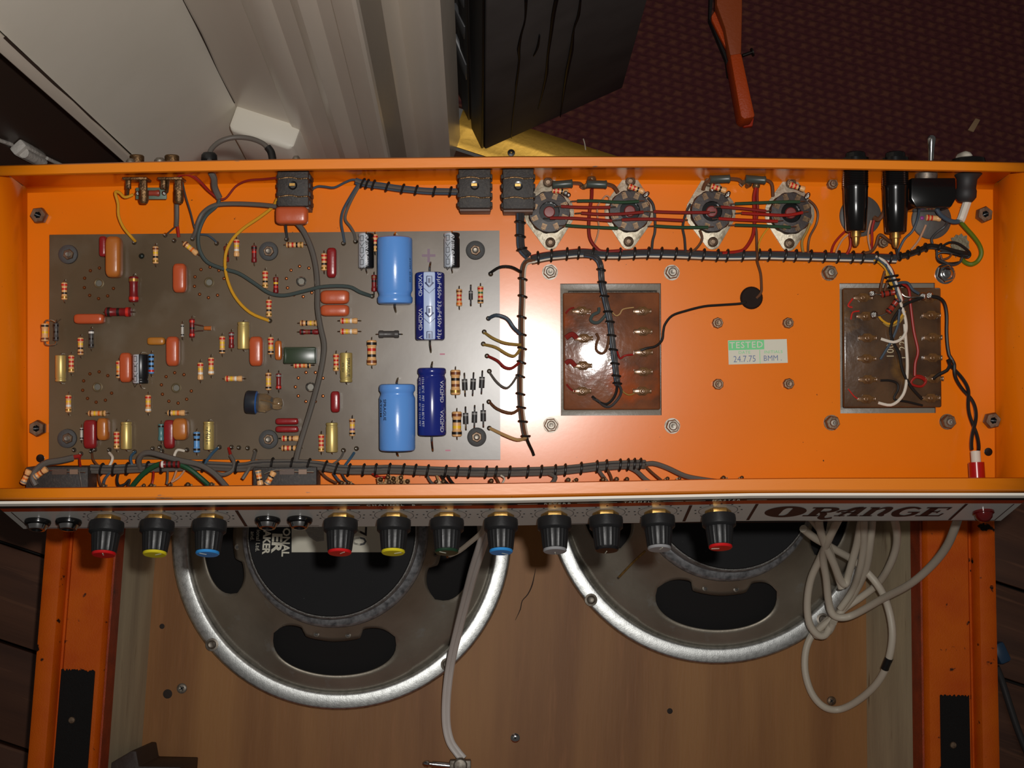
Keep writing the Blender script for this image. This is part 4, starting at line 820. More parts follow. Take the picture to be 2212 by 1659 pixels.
loom('grey loom of screened cables along the front edge below the board', [(195, 1013, .014), (240, 1014, .014), (300, 1011, .014), (380, 1008, .014), (440, 1006, .014), (520, 1009, .014), (560, 1003, .016), (640, 1002, .018), (690, 1006, .017), (740, 1014, .015), (800, 1015, .014), (850, 1014, .014), (950, 1018, .013), (1050, 1020, .012), (1130, 1019, .011), (1210, 1016, .011), (1300, 1007, .010), (1370, 1003, .010), (1392, 1003, .010)],
     [(5.5, 0, 'grey', 4.4), (-5.5, .0004, 'grey', 4.4), (0, .0022, 'grey', 3.4), (0, -.001, 'dgrey', 4.4), (2.5, .0016, 'dgrey', 3)], [.02, .04, .065, .10, .125, .2, .26, .32, .36, .39, .42, .44, .462, .488, .512, .535, .558, .58, .604, .63, .655, .68, .705, .73, .755, .78, .806, .83, .855, .88, .905, .93, .955, .97, .98, .99], 12, .0042,
     [('grey', 5.5, [(1385, 1005, .010), (1410, 1001, .011), (1440, 1010, .012), (1480, 1028, .016), (1520, 1036, .018), (1550, 1040, .018)]), ('grey', 5, [(1355, 1008, .010), (1375, 1018, .012), (1395, 1036, .016), (1408, 1044, .018)]), ('brown', 3, [(1395, 1008, .010), (1410, 1022, .014), (1432, 1040, .018)]),
      ('grey', 4, [(1292, 1015, .012), (1305, 1032, .015), (1314, 1044, .018)]), ('brown', 3, [(1312, 1014, .012), (1320, 1030, .015), (1322, 1044, .018)]), ('grey', 5, [(1185, 1022, .012), (1199, 1030, .014), (1196, 1040, .016), (1186, 1050, .018)]), ('brown', 3, [(1068, 1026, .013), (1074, 1036, .015), (1080, 1048, .018)]), ('cream', 2, [(1082, 1027, .013), (1090, 1034, .015), (1084, 1046, .018)]),
      ('grey', 3, [(922, 1026, .013), (930, 1040, .015), (942, 1050, .018)]), ('tan', 2.4, [(943, 1026, .013), (948, 1038, .016), (955, 1050, .018)]), ('black', 3, [(952, 1026, .013), (962, 1040, .016), (976, 1052, .018)]), ('black', 3, [(966, 1026, .013), (975, 1040, .016), (986, 1052, .018)]),
      ('red', 2.6, [(800, 1020, .014), (818, 1030, .016), (838, 1030, .017)]), ('brown', 2.6, [(690, 1016, .016), (706, 1032, .017), (728, 1044, .018)]), ('blue', 2.8, [(720, 1022, .015), (732, 1038, .017), (748, 1046, .018)]), ('dgrey', 2.4, [(738, 1022, .015), (748, 1038, .017), (766, 1048, .018)]),
      ('grey', 2.4, [(742, 977, HB + .001), (735, 990, .011), (720, 1002, .014), (705, 1006, .016)]), ('lblue', 3, [(765, 978, HB + .002), (757, 990, .012), (745, 1006, .015)]),
      ('blue', 3, [(240, 1018, .014), (227, 1034, .016), (223, 1050, .018)]), ('brown', 2.4, [(214, 1016, .014), (214, 1036, .016), (219, 1050, .018)]), ('black', 3, [(257, 1018, .014), (253, 1036, .016), (257, 1049, .018), (270, 1046, .018), (280, 1036, .018), (276, 1050, .018)]), ('red', 2.4, [(332, 1012, .014), (331, 1034, .017), (327, 1050, .018)]),
      ('grey', 2.4, [(362, 1012, .014), (362, 1034, .017), (360, 1046, .018)]), ('pink', 2.2, [(383, 1012, .014), (375, 1034, .017), (370, 1042, .018)]), ('pink', 2.2, [(400, 1014, .014), (388, 1030, .017), (370, 1042, .018)]),
      ('lblue', 3, [(292, 976, HB + .002), (283, 986, .012), (284, 1000, .014), (290, 1012, .014)]), ('white', 3, [(236, 978, HB + .002), (243, 988, .012), (240, 1000, .014), (234, 1010, .014)]), ('white', 3, [(398, 974, HB + .002), (384, 972, .011), (378, 980, .013), (376, 988, .014)]), ('brown', 2.4, [(199, 980, HB + .002), (202, 994, .012), (216, 1010, .014)]), ('lblue', 3.2, [(470, 968, HB + .002), (458, 980, .012), (446, 996, .015), (440, 1004, .015)])])
# ---- wires that stand alone
def wire(label, col, r, pts, h=.012, group=None, ends=None):
    path = wire_pts(pts, h); t = put('wire', MB().tube(path, r * PX, 8), WC[col], None, CH, label=label, cat='wire', group=group)
    for a, b, cc, rr in (ends or []): put('wire_end', MB().tube(wire_pts([a, b]), rr * PX, 7, sub=1), WC.get(cc) or TIN, t)
    return t
wire('mustard wire from the small green tag board down to the circuit board', 'yellow', 3.2, [(288, 420, .016), (270, 426, .016), (258, 416, .016), (249, 416, .015), (255, 440, .013), (256, 465, .012), (266, 490, .011), (282, 510, .011), (292, 521, HB + .001)])
wire('mustard wire looping from the left black jack over the board', 'yellow', 3.4, [(599, 430, .020), (588, 448, .016), (560, 470, .014), (525, 494, .013), (500, 520, .013), (487, 552, .013), (489, 595, .012), (507, 640, .012), (540, 675, .011), (582, 693, HB + .001)])
wire('thick grey screened cable arching from the left black jack to the board', 'grey', 5, [(598, 446, .018), (560, 442, .016), (505, 440, .015), (465, 443, .015), (440, 458, .013), (428, 480, .012), (423, 500, .010), (416, 514, HB + .001)])
wire('slate blue wire crossing the board to the foot of the upper sky blue can', 'teal', 4, [(474, 430, .016), (468, 445, .015), (446, 465, .014), (433, 490, .013), (428, 515, .013), (432, 542, .013), (448, 566, .012), (480, 580, .012), (515, 590, .012), (550, 612, .012), (582, 633, .012), (615, 638, .012), (660, 628, .014), (700, 619, .016), (752, 619, .013), (778, 631, .012), (803, 640, HB + .001)])
wire('thick brown grey screened cable running down across the board to the front edge', 'grey', 6, [(640, 480, .014), (656, 500, .013), (672, 535, .013), (682, 575, .013), (686, 620, .014), (686, 665, .015), (692, 705, .015), (700, 742, .015), (698, 775, .015), (689, 820, .015), (673, 878, .015), (657, 930, .015), (645, 970, .016), (638, 1000, .018)])
wire('thick grey cable with a red end from the tag board to the board edge', 'grey', 5.2, [(383, 410, .016), (382, 440, .014), (382, 470, .012), (381, 488, .010)], ends=[((383, 486, .010), (386, 512, .008), 'red', 3.4), ((380, 488, .010), (360, 506, .008), 'tin', 2)])
wire('thin dark wire slanting from the rear phono socket to the board edge', 'dgrey', 2, [(393, 386, .020), (400, 420, .016), (412, 460, .012), (420, 492, .009), (426, 502, .009)])
wire('red and brown lead swinging along the rear wall to the left black jack', 'dred', 2.4, [(385, 382, .020), (405, 376, .020), (425, 384, .018), (452, 412, .015), (470, 428, .014), (488, 428, .014), (510, 402, .016), (535, 390, .018), (570, 387, .020), (598, 384, .024)])
wire('thin red wire curving beside the phono sockets', 'red', 2, [(375, 392, .020), (388, 380, .021), (408, 379, .021), (430, 392, .019), (450, 412, .017), (470, 428, .015)])
wire('thick grey lead from the rear hole down to the junction of thin wires', 'grey', 7, [(455, 372, .024), (462, 385, .022), (464, 405, .018), (474, 428, .015)])
wire('short dark wire under the orange jack capacitor', 'dgrey', 3, [(617, 482, .014), (618, 498, .010), (620, 514, HB + .001)])
wire('thin blue grey wire end at the top edge of the board', 'blue', 2.2, [(430, 506, .010), (448, 508, .010), (460, 516, .009), (468, 524, HB + .001)])
wire('thick grey cable arching over the left front jack block', 'grey', 7, [(158, 989, .012), (130, 995, .016), (100, 1000, .020), (80, 1014, .024), (71, 1032, .026), (78, 1048, .026)], ends=[((156, 988, .012), (172, 985, .010), 'red', 4.5)])
wire('thick grey cable looping over the front edge loom', 'grey', 6, [(304, 1012, .016), (300, 995, .019), (308, 981, .021), (325, 978, .022), (350, 984, .023), (390, 995, .024), (430, 1004, .024), (462, 1022, .024), (490, 1052, .022)])
wire('green sleeved lead with a dark red resistor at its middle', 'mgreen', 5.5, [(284, 1053, .020), (305, 1028, .022), (328, 1010, .023), (350, 1002, .023), (384, 1003, .023), (410, 1014, .023), (435, 1034, .022), (455, 1052, .020)])
mb = resistor_mesh('d', .0120, .0044, 'wkkk', False); inst('resistor', mb, bpy.data.objects['front_panel'] and AMP, P(367, 1003, .0262), CH, 0)
wire('grey cable hooking from the board edge back to the front loom', 'grey', 4.4, [(498, 984, .012), (506, 1000, .015), (502, 1016, .017), (484, 1025, .018), (465, 1022, .018)], ends=[((494, 968, HB + .001), (499, 985, .012), 'red', 3.4)])
wire('short cut off grey cable end near the front loom', 'grey', 4, [(551, 977, HB + .002), (546, 996, .014), (536, 1016, .018), (524, 1035, .020)])
wire('thin red wire dropping behind the left front jack block', 'red', 2.4, [(175, 982, HB + .001), (172, 992, .012), (174, 1008, .018)])
wire('thin bare wire over the left front jack block', 'grey', 1.6, [(171, 1018, .024), (174, 1034, .025), (177, 1054, .024)])
for x, y, a, bnd in ((56, 1030, 65, 'sob '), (88, 1022, 35, 'sob '), (560, 1032, -80, 'sok '), (584, 1033, 60, 'sok ')):
    inst('resistor', resistor_mesh('t', .0092, .0040, bnd, False), AMP, P(x, y, .0265), CH, R_(a), 'tan resistor on a front jack block')
# links between the valve sockets
def link(i, name_, col, pts, r=3.4, h=.0105):
    a, b = pts[0], pts[-1]
    return wire('%s wire, %s, between the %s valve sockets' % (col.replace('dred', 'dark red').replace('green', 'dark green'), name_, i), col, r, [(x, y, h) for x, y in pts], group='link wires between the valve sockets',
                ends=[((a[0] - 14, a[1] + 1, h - .0012), (a[0] + 2, a[1], h), 'tin', 1.6), ((b[0] - 2, b[1], h), (b[0] + 12, b[1] - 1, h - .0012), 'tin', 1.6)])
link('first and second', 'topmost', 'green', [(1247, 434), (1290, 434), (1340, 437), (1380, 435)]); link('first and second', 'upper', 'dred', [(1212, 446), (1262, 448), (1318, 448)]); link('first and second', 'middle', 'dred', [(1256, 460), (1300, 463), (1345, 462), (1390, 458)])
link('first and second', 'lower', 'dred', [(1188, 471), (1230, 471), (1280, 474), (1322, 477)]); link('first and second', 'lowest', 'green', [(1222, 487), (1270, 490), (1335, 493)])
link('second and third', 'upper', 'dred', [(1412, 457), (1470, 459), (1533, 459)]); link('second and third', 'middle', 'dred', [(1343, 475), (1400, 473), (1470, 476), (1474, 476)]); link('second and third', 'lowest', 'green', [(1414, 488), (1470, 491), (1530, 491)])
link('third and fourth', 'topmost', 'green', [(1588, 440), (1640, 438), (1690, 436), (1728, 436)]); link('third and fourth', 'upper', 'dred', [(1557, 447), (1600, 450), (1655, 456)]); link('third and fourth', 'middle', 'red', [(1602, 460), (1650, 463), (1700, 465), (1734, 459)]); link('third and fourth', 'lower', 'red', [(1552, 472), (1600, 475), (1680, 478)]); link('third and fourth', 'lowest', 'green', [(1588, 486), (1650, 488), (1708, 491)])
# socket resistors and sleeved grid stoppers: on the chassis
for x, y, a in ((1210, 413, -8), (1374, 408, -20), (1552, 407, -18), (1722, 404, -18)): inst('resistor', resistor_mesh('t', .0100, .0038, 'rrk ', False), AMP, P(x, y, .0105), CH, R_(a), 'tan resistor on a valve socket')
for x, y, a, l in ((1215, 398, 4, 'left'), (1289, 398, -2, ''), (1555, 387, 2, ''), (1632, 388, -4, '')): 
    inst('wirewound_resistor', _mesh.setdefault('ww', MB().lathe([(0, -.0063), (.0024, -.0063), (.0028, -.0058), (.0025, -.005), (.0025, .005), (.0028, .0058), (.0024, .0063), (0, .0063)], (0, 0, 0), (1, 0, 0), 16).mesh('wirewound_resistor', mat('grey_green_vitreous', (62, 70, 64), .35))), AMP, P(x, y, .0130), CH, R_(a), 'dark grey green cylindrical resistor between valve sockets')
for x, y, h, r, q_, a_ in ((1222, 417, .011, .0019, 1, (0, 0, 1)), (1228, 421, .010, .0016, 1, (0, 0, 1)), (1396, 420, .0095, .0017, 1.5, (1, .8, 0)), (1572, 420, .0095, .0017, 1.5, (.6, 1, 0)), (1744, 423, .0095, .0017, 1.5, (.6, 1, 0)), (1361, 407, .0095, .0019, 1, (0, 0, 1)), (1538, 410, .0095, .0016, 1, (0, 0, 1))): put('solder_joint', MB().ball(P(x, y, h), r, 10, sq=q_, ax=a_), SOLDER, AMP)
for m_ in (MB().tube([P(1256, 400, .013), P(1262, 404, .012), P(1272, 396, .012), P(1278, 388, .006)], .0015, 6), MB().tube([P(1600, 400, .012), P(1610, 392, .012), P(1620, 397, .011), P(1614, 402, .006)], .0016, 6)): put('tie_post', m_, LUG, AMP)
put('solder_joint', MB().ball(P(1278, 388, .006), .0030, 10), LUG, AMP); put('solder_joint', MB().ball(P(1634, 401, .010), .0024, 10), LUG, AMP)
for m_ in (MB().tube([P(1308, 397, .013), P(1325, 402, .012), P(1335, 416, .010)], .0012, 6), MB().tube([P(1235, 395, .013), P(1252, 396, .013), P(1258, 402, .012)], .0011, 6), MB().tube([P(1535, 390, .013), P(1524, 396, .012), P(1519, 410, .010)], .0012, 6), MB().tube([P(1576, 386, .013), P(1596, 388, .013), P(1603, 396, .012)], .0012, 6), MB().tube([P(1652, 388, .013), P(1667, 396, .012), P(1670, 424, .009)], .0010, 6)): put('component_lead', m_, WC['brown'], AMP)
wire('dark red wire dropping between the first and second valve sockets to the main loom', 'dred', 3.6, [(1279, 408, .012), (1278, 430, .009), (1274, 455, .008), (1272, 490, .008), (1275, 516, .008), (1288, 535, .008), (1303, 543, .008), (1345, 541, .009)])
wire('thin pinkish wire looping between the first and second valve sockets', 'pink', 1.8, [(1316, 438, .009), (1316, 426, .010), (1309, 423, .010), (1302, 430, .009), (1291, 446, .007), (1291, 470, .007), (1294, 490, .007), (1290, 512, .007), (1283, 530, .007), (1282, 544, .008)])
wire('dark wire curving down the right side of the second valve socket', 'dgrey', 2.8, [(1400, 427, .010), (1411, 442, .009), (1415, 470, .008), (1415, 500, .007), (1410, 520, .007), (1408, 545, .008)])
wire('dark wire curving down the left side of the third valve socket', 'dgrey', 2.6, [(1492, 440, .010), (1482, 460, .009), (1475, 490, .007), (1479, 515, .007), (1481, 545, .008)])
wire('brown black wire hooking under the third valve socket', 'brown', 2.8, [(1512, 497, .009), (1517, 515, .008), (1510, 530, .008), (1497, 542, .008), (1480, 546, .008)])
wire('bright red wire falling between the third and fourth valve sockets', 'red', 3.8, [(1634, 402, .011), (1629, 425, .009), (1630, 455, .008), (1630, 485, .008), (1626, 510, .008), (1612, 534, .008), (1597, 543, .008), (1560, 547, .009)])
wire('short dark red wire beside the bright red wire by the fourth valve socket', 'dred', 2.8, [(1637, 402, .011), (1636, 425, .009), (1637, 450, .008), (1634, 480, .008)])
wire('brown wire crossing over the main loom to the grommet', 'brown', 2.8, [(1630, 482, .008), (1634, 500, .008), (1635, 530, .008), (1636, 552, .0115), (1636, 565, .008), (1643, 590, .006), (1645, 615, .006), (1644, 632, .006), (1634, 644, .005)])
wire('thin yellow wire slanting from the fourth valve socket to the main loom', 'yellow', 1.8, [(1660, 492, .008), (1648, 508, .007), (1640, 525, .007), (1638, 548, .008)])
wire('black wire leaving the grommet for the left transformer', 'black', 2.8, [(1612, 652, .005), (1598, 656, .004), (1555, 659, .003), (1520, 662, .003), (1480, 672, .003), (1452, 682, .003), (1437, 700, .003), (1433, 715, .003), (1430, 735, .003), (1416, 748, .001), (1398, 752, -.001), (1384, 757, -.002)])
wire('mustard and black wire curling off the fourth valve socket', 'gold', 2.8, [(1750, 482, .009), (1743, 500, .008), (1733, 520, .007), (1734, 540, .007), (1738, 550, .008)])
wire('brown wire bowing right of the fourth valve socket', 'brown', 2.6, [(1747, 432, .010), (1760, 444, .009), (1767, 462, .008), (1763, 485, .007), (1750, 510, .007), (1746, 530, .007), (1746, 550, .008)])
wire('red wire looping under the left fuse holder', 'red', 2.6, [(1830, 496, .009), (1815, 510, .008), (1803, 525, .007), (1797, 540, .007), (1796, 552, .008)])
wire('thicker red wire hanging right of the red loop under the left fuse holder', 'red', 3.4, [(1835, 500, .010), (1838, 520, .009), (1836, 536, .008), (1829, 550, .008)])
wire('pinkish wire under the left fuse holder', 'pink', 2, [(1836, 504, .009), (1820, 518, .008), (1808, 540, .008), (1806, 550, .008)])
wire('brown lead curling between the two fuse holders', 'brown', 5, [(1916, 425, .020), (1914, 445, .016), (1908, 462, .013), (1898, 474, .011), (1888, 470, .009)])
wire('red wire falling between the two fuse holders', 'red', 2.8, [(1889, 474, .009), (1884, 495, .008), (1884, 520, .007), (1882, 545, .008)])
wire('thin pinkish wire beside the red wire between the fuse holders', 'pink', 2, [(1882, 476, .009), (1876, 500, .008), (1876, 520, .007), (1882, 545, .008)])
wire('brown wire joining the main loom to the right fuse holder tip', 'brown', 3.4, [(1866, 547, .009), (1882, 543, .009), (1892, 530, .009), (1898, 510, .010), (1905, 508, .011), (1918, 518, .013), (1932, 526, .018)])
wire('slate blue wire from the mains switch down past the right fuse holder', 'blue', 2.8, [(1986, 448, .018), (1983, 470, .014), (1972, 498, .011), (1955, 515, .010), (1944, 535, .009), (1938, 550, .009)])
wire('dark wire beside the right fuse holder tip', 'dgrey', 2.6, [(1934, 530, .018), (1937, 540, .012), (1940, 556, .009)])
wire('thick slate blue lead from the mains switch to the white mains cable', 'blue', 5, [(2021, 446, .018), (2030, 462, .017), (2046, 474, .016), (2060, 479, .016), (2072, 478, .016)])
wire('dark lead curling from the can base to the black loom', 'dgrey', 3, [(2047, 480, .012), (2040, 490, .010), (2024, 502, .009), (2013, 515, .009), (2014, 526, .009)])
wire('pinkish wire slanting from the right can base to the loom', 'pink', 2.4, [(2000, 486, .008), (1994, 500, .008), (1984, 520, .008), (1968, 540, .008)])
wire('yellow green earth wire bowing round the earth tag', 'lime', 5, [(2076, 480, .016), (2088, 494, .014), (2104, 512, .012), (2116, 530, .010), (2120, 548, .009), (2112, 564, .008), (2098, 571, .008), (2084, 566, .006), (2078, 558, .004)])
wire('off white mains cable end leaving the strain relief', 'white', 9, [(2095, 408, .021), (2092, 428, .020), (2085, 450, .018), (2078, 470, .016), (2074, 478, .016)])
inst('resistor', resistor_mesh('t', .0094, .0040, 'rr  ', False), AMP, P(2016, 471, .0055), CH, R_(-4), 'tan resistor on the right can capacitor base')
# twisted pair to the pilot lamp holder
wr = wire_pts([(2012, 640, .012), (2028, 643, .012), (2040, 655, .011), (2045, 680, .010), (2045, 720, .009), (2048, 755, .009), (2056, 785, .009), (2068, 810, .009), (2085, 840, .009), (2096, 865, .010), (2102, 900, .011), (2105, 935, .013), (2107, 972, .016)])
ring = dense(wr); n0 = int(len(ring) * .45)
t = thing('lamp_lead', 'twisted black pair running down to the red lamp holder at the right end', 'lamp lead', wr[0], CH)
for s in (1, -1):
    pp = []
    for i, p in enumerate(ring):
        k = max(0, i - n0); amp = .0022 * min(1, k / 6); an = k * .19 + (0 if s > 0 else math.pi); pp.append(p + V((amp * math.cos(an), 0, amp * .6 * math.sin(an))))
    if s < 0: pp = wire_pts([(2016, 818, .006), (2030, 808, .008), (2046, 800, .010), (2052, 788, .011), (2048, 778, .0115), (2054, 780, .011)]) + pp[n0 + 3:]
    put('wire', MB().tube(pp, .0011, 7, sub=2), WC['black'], t)
put('white_sleeve', MB().tube(wire_pts([(2107, 975, .0165), (2109, 1003, .018)]), .0030, 14, sub=1), WC['white'], t, label='white sleeve')
put('lamp_holder', MB().tube(wire_pts([(2109, 999, .018), (2113, 1062, .020)]), .0048, 18, sub=1), mat('red_lamp_plastic', (170, 14, 16), .25, coat=.4), t, label='red plastic lamp holder')
# potentiometer lugs peeping over the front lip
for i, x in enumerate((223, 310, 325, 366, 366, 405, 455, 735, 752, 840, 850, 866, 940, 955, 1060, 1225, 1245, 1300, 1330, 1352, 1440, 1465, 1560, 1600)):
    q = P(x + 3 * random.random(), 1050 - .013 * (x - 200), .024); mb = MB().ball(q, .0012 + .0005 * random.random(), 8, sq=.8); mb.box(q + V((.0004, -.003, -.001)), (.0026, .0075, .0006), 0, random.uniform(-.4, .4))
    put('potentiometer_lug', mb, BRASSD if i % 3 else LUG, AMP)
pot = MB()
for x, y in ((822, 1036), (838, 1031), (850, 1034), (866, 1032), (880, 1040)): pot.ball(P(x, y, .023), .0015, 9); pot.box(P(x, y + 8, .022), (.0036, .0075, .0008), 0, random.uniform(-.5, .5))
put('potentiometer', pot, BRASSD, AMP, label='tarnished brass potentiometer lugs behind the front lip')
# small coaxial loop outside the rear wall
def Q(px, py, w): return P(px, py, w)
lp = [Q(452, 350, .026), Q(455, 325, .022), Q(475, 306, .018), Q(505, 297, .016), Q(540, 299, .016), Q(568, 310, .018), Q(582, 325, .020)]
t = put('signal_cable', MB().tube(lp, .0016, 10), WC['grey'], None, CH, label='grey cable looping out of the rear wall in front of the white door frame', cat='cable')
put('black_sleeve', MB().tube([Q(578, 318, .0195), Q(586, 330, .020), Q(590, 352, .022)], .0024, 10), BLACK, t, label='black sleeve')
put('rear_bushing', MB().lathe([(.0050, 0), (.0048, .003), (.0036, .0045), (0, .0045)], Q(452, 346, .026), (0, 1, 0), 16), BLACK, AMP)

# ============================================================ SPEAKER CABINET (lying on its face)
ZR = .165
TOLEX = mat('orange_vinyl', (210, 94, 4), .6, spec=.2, var=((194, 76, 6), 30, .35, .7), var2=((36, 24, 18), 80, .655, .69), bump=(900, .25))
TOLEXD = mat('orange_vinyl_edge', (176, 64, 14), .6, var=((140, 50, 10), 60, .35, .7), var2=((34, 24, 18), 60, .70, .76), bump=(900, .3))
FUZZ = mat('black_hook_tape', (24, 21, 20), .8, bump=(1500, 1.0), spec=.4)
PLYG = mat('grey_side_ply', (196, 180, 148), .62, spec=.3, var=((170, 154, 128), 9, .35, .7), var2=((140, 120, 96), 30, .66, .78), stretch=(6, .7, 6), bump=(60, .1))
BAF = mat('brown_baffle_ply', (164, 116, 66), .5, var=((136, 90, 48), 6, .35, .68), var2=((160, 108, 64), 40, .55, .9), spec=.3, stretch=(5, .45, 5), bump=(90, .06))
xl0, xl1 = C_(98, 1136, ZR).x, C_(244, 1136, ZR).x; xr0, xr1 = C_(2152, 1127, ZR).x, C_(1998, 1127, ZR).x; xlb, xrb = C_(325, 1350, .045).x, C_(1871, 1350, .045).x
y0, y1 = -.235, .335
CBN = thing('speaker_cabinet', 'orange vinyl speaker cabinet lying face down with its open back up, two speakers inside', 'speaker cabinet', ((xl0 + xr0) / 2, .05, 0), CAB)
def side(xo, xi, s, nm):
    w_ = abs(xi - xo)
    pr = [(0, .004), (.003, 0), (w_, 0), (w_, ZR - .022), (w_ - .001, ZR - .010), (w_ - .004, ZR - .0065), (.0225, ZR - .0065), (.0212, ZR - .0080), (.0196, ZR - .0130), (.0178, ZR - .0130), (.0168, ZR - .0030), (.0150, ZR - .0004), (.0135, ZR), (.004, ZR), (.0010, ZR - .0015), (0, ZR - .005)]
    mb = MB().prism([(xo + s * a, b) for a, b in pr], y0, y1, (0, 0, 0), (1, 0, 0), (0, 0, 1), (0, 1, 0), 0)
    sd = put('side_panel', mb, TOLEX, CBN, CAB, label='orange vinyl covered side with a stepped rim')
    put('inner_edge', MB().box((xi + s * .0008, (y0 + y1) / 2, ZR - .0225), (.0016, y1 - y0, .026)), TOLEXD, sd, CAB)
    xb = xlb if s > 0 else xrb
    put('inner_batten', MB().prism([(xi - s * .002, ZR - .036), (xi + s * .0006, ZR - .034), (xb, .0452), (xi - s * .002, .0452)], y0, y1, (0, 0, 0), (1, 0, 0), (0, 0, 1), (0, 1, 0)), PLYG, CBN, CAB, label='grey inner side of plywood')
side(xl0, xl1, 1, 'l'); side(xr0, xr1, -1, 'r')
for ya, yb in ((y0 - .012, y0 + .006), (y1 - .006, y1 + .012)): put('end_panel', MB().box(((xl0 + xr0) / 2, (ya + yb) / 2, .078), (xr0 - xl0 - .002, yb - ya, .155)), TOLEX, CBN, CAB, bevel=.003)
put('baffle', MB().box(((xl1 + xr1) / 2, (y0 + y1) / 2, .036), (xr1 - xl1, y1 - y0, .018)), BAF, CBN, CAB, label='brown plywood baffle')
def patch(px0, px1, py, nm):
    a = C_(px0, py, ZR - .0063); b = C_(px1, py, ZR - .0063); n = 26; pts = [(a.x, y0)]
    pts += [(a.x + (b.x - a.x) * i / n, a.y + random.uniform(-.0009, .0012)) for i in range(n + 1)] + [(b.x, y0)]
    p = put('hook_tape', MB().prism(pts, 0, .0022, (0, 0, ZR - .0066)), FUZZ, CBN, CAB, label='black fuzzy fastening strip on the rim')
    for yy in (a.y - .040, a.y - .105): put('screw', MB().lathe([(.0030, 0), (.0024, .0010), (0, .0012)], ((a.x + b.x) / 2 - .002, yy, ZR - .0046), n=12), RUSTY, p, CAB)
patch(134, 206, 1447, 'l'); patch(2030, 2092, 1502, 'r')
def scr(px, py, z, r, m, nm='screw'):
    c = C_(px, py, z); s = put(nm, MB().lathe([(r, 0), (r, .0006), (r * .8, .0012), (r * .3, .0014), (0, .0006)], c, n=18), m, CBN, CAB)
    put('slot', MB().box(c + V((0, 0, .00135)), (r * 1.0, r * .22, .0003), 0, .6).box(c + V((0, 0, .00135)), (r * .22, r * 1.0, .0003), 0, .6), BLKP, s, CAB)
scr(1113, 1594, .045, .0042, CHROME); scr(393, 1487, .045, .0046, STEEL); scr(1796, 1514, .045, .0042, RUSTY)
ck = MB(); pts = [C_(x, y, .0451) for x, y in ((1157, 1228), (1150, 1262), (1140, 1284), (1128, 1298), (1124, 1316), (1113, 1340))]
ribbon(ck, [(p.x, p.y) for p in pts], [.0003, .0012, .0010, .0008, .0009, .0003], .0452, 0, 3); put('split_in_ply', ck, plain('split_dark', (52, 34, 22), .8), CBN, CAB)
for x, y, r in ((362, 1499, .0042), (350, 1353, .0024), (1447, 1536, .0026)): put('knot', MB().lathe([(0, .0001), (r * .6, .0003), (r, 0)], C_(x, y, .045), n=14), plain('knot_dark', (44, 34, 28), .8), CBN, CAB)
a = C_(228, 1655, .12); b = C_(284, 1622, .12); d = C_(300, 1655, .12); e = C_(390, 1657, .12)
put('dark_corner_block', MB().prism([(a.x, a.y - .02), (a.x, a.y), (b.x, b.y), (b.x + .004, b.y), (d.x, d.y), (e.x, e.y), (e.x, e.y - .02)], .0451, .12), mat('dark_brown_block', (52, 38, 32), .6, bump=(200, .2)), CBN, CAB, bevel=.001)

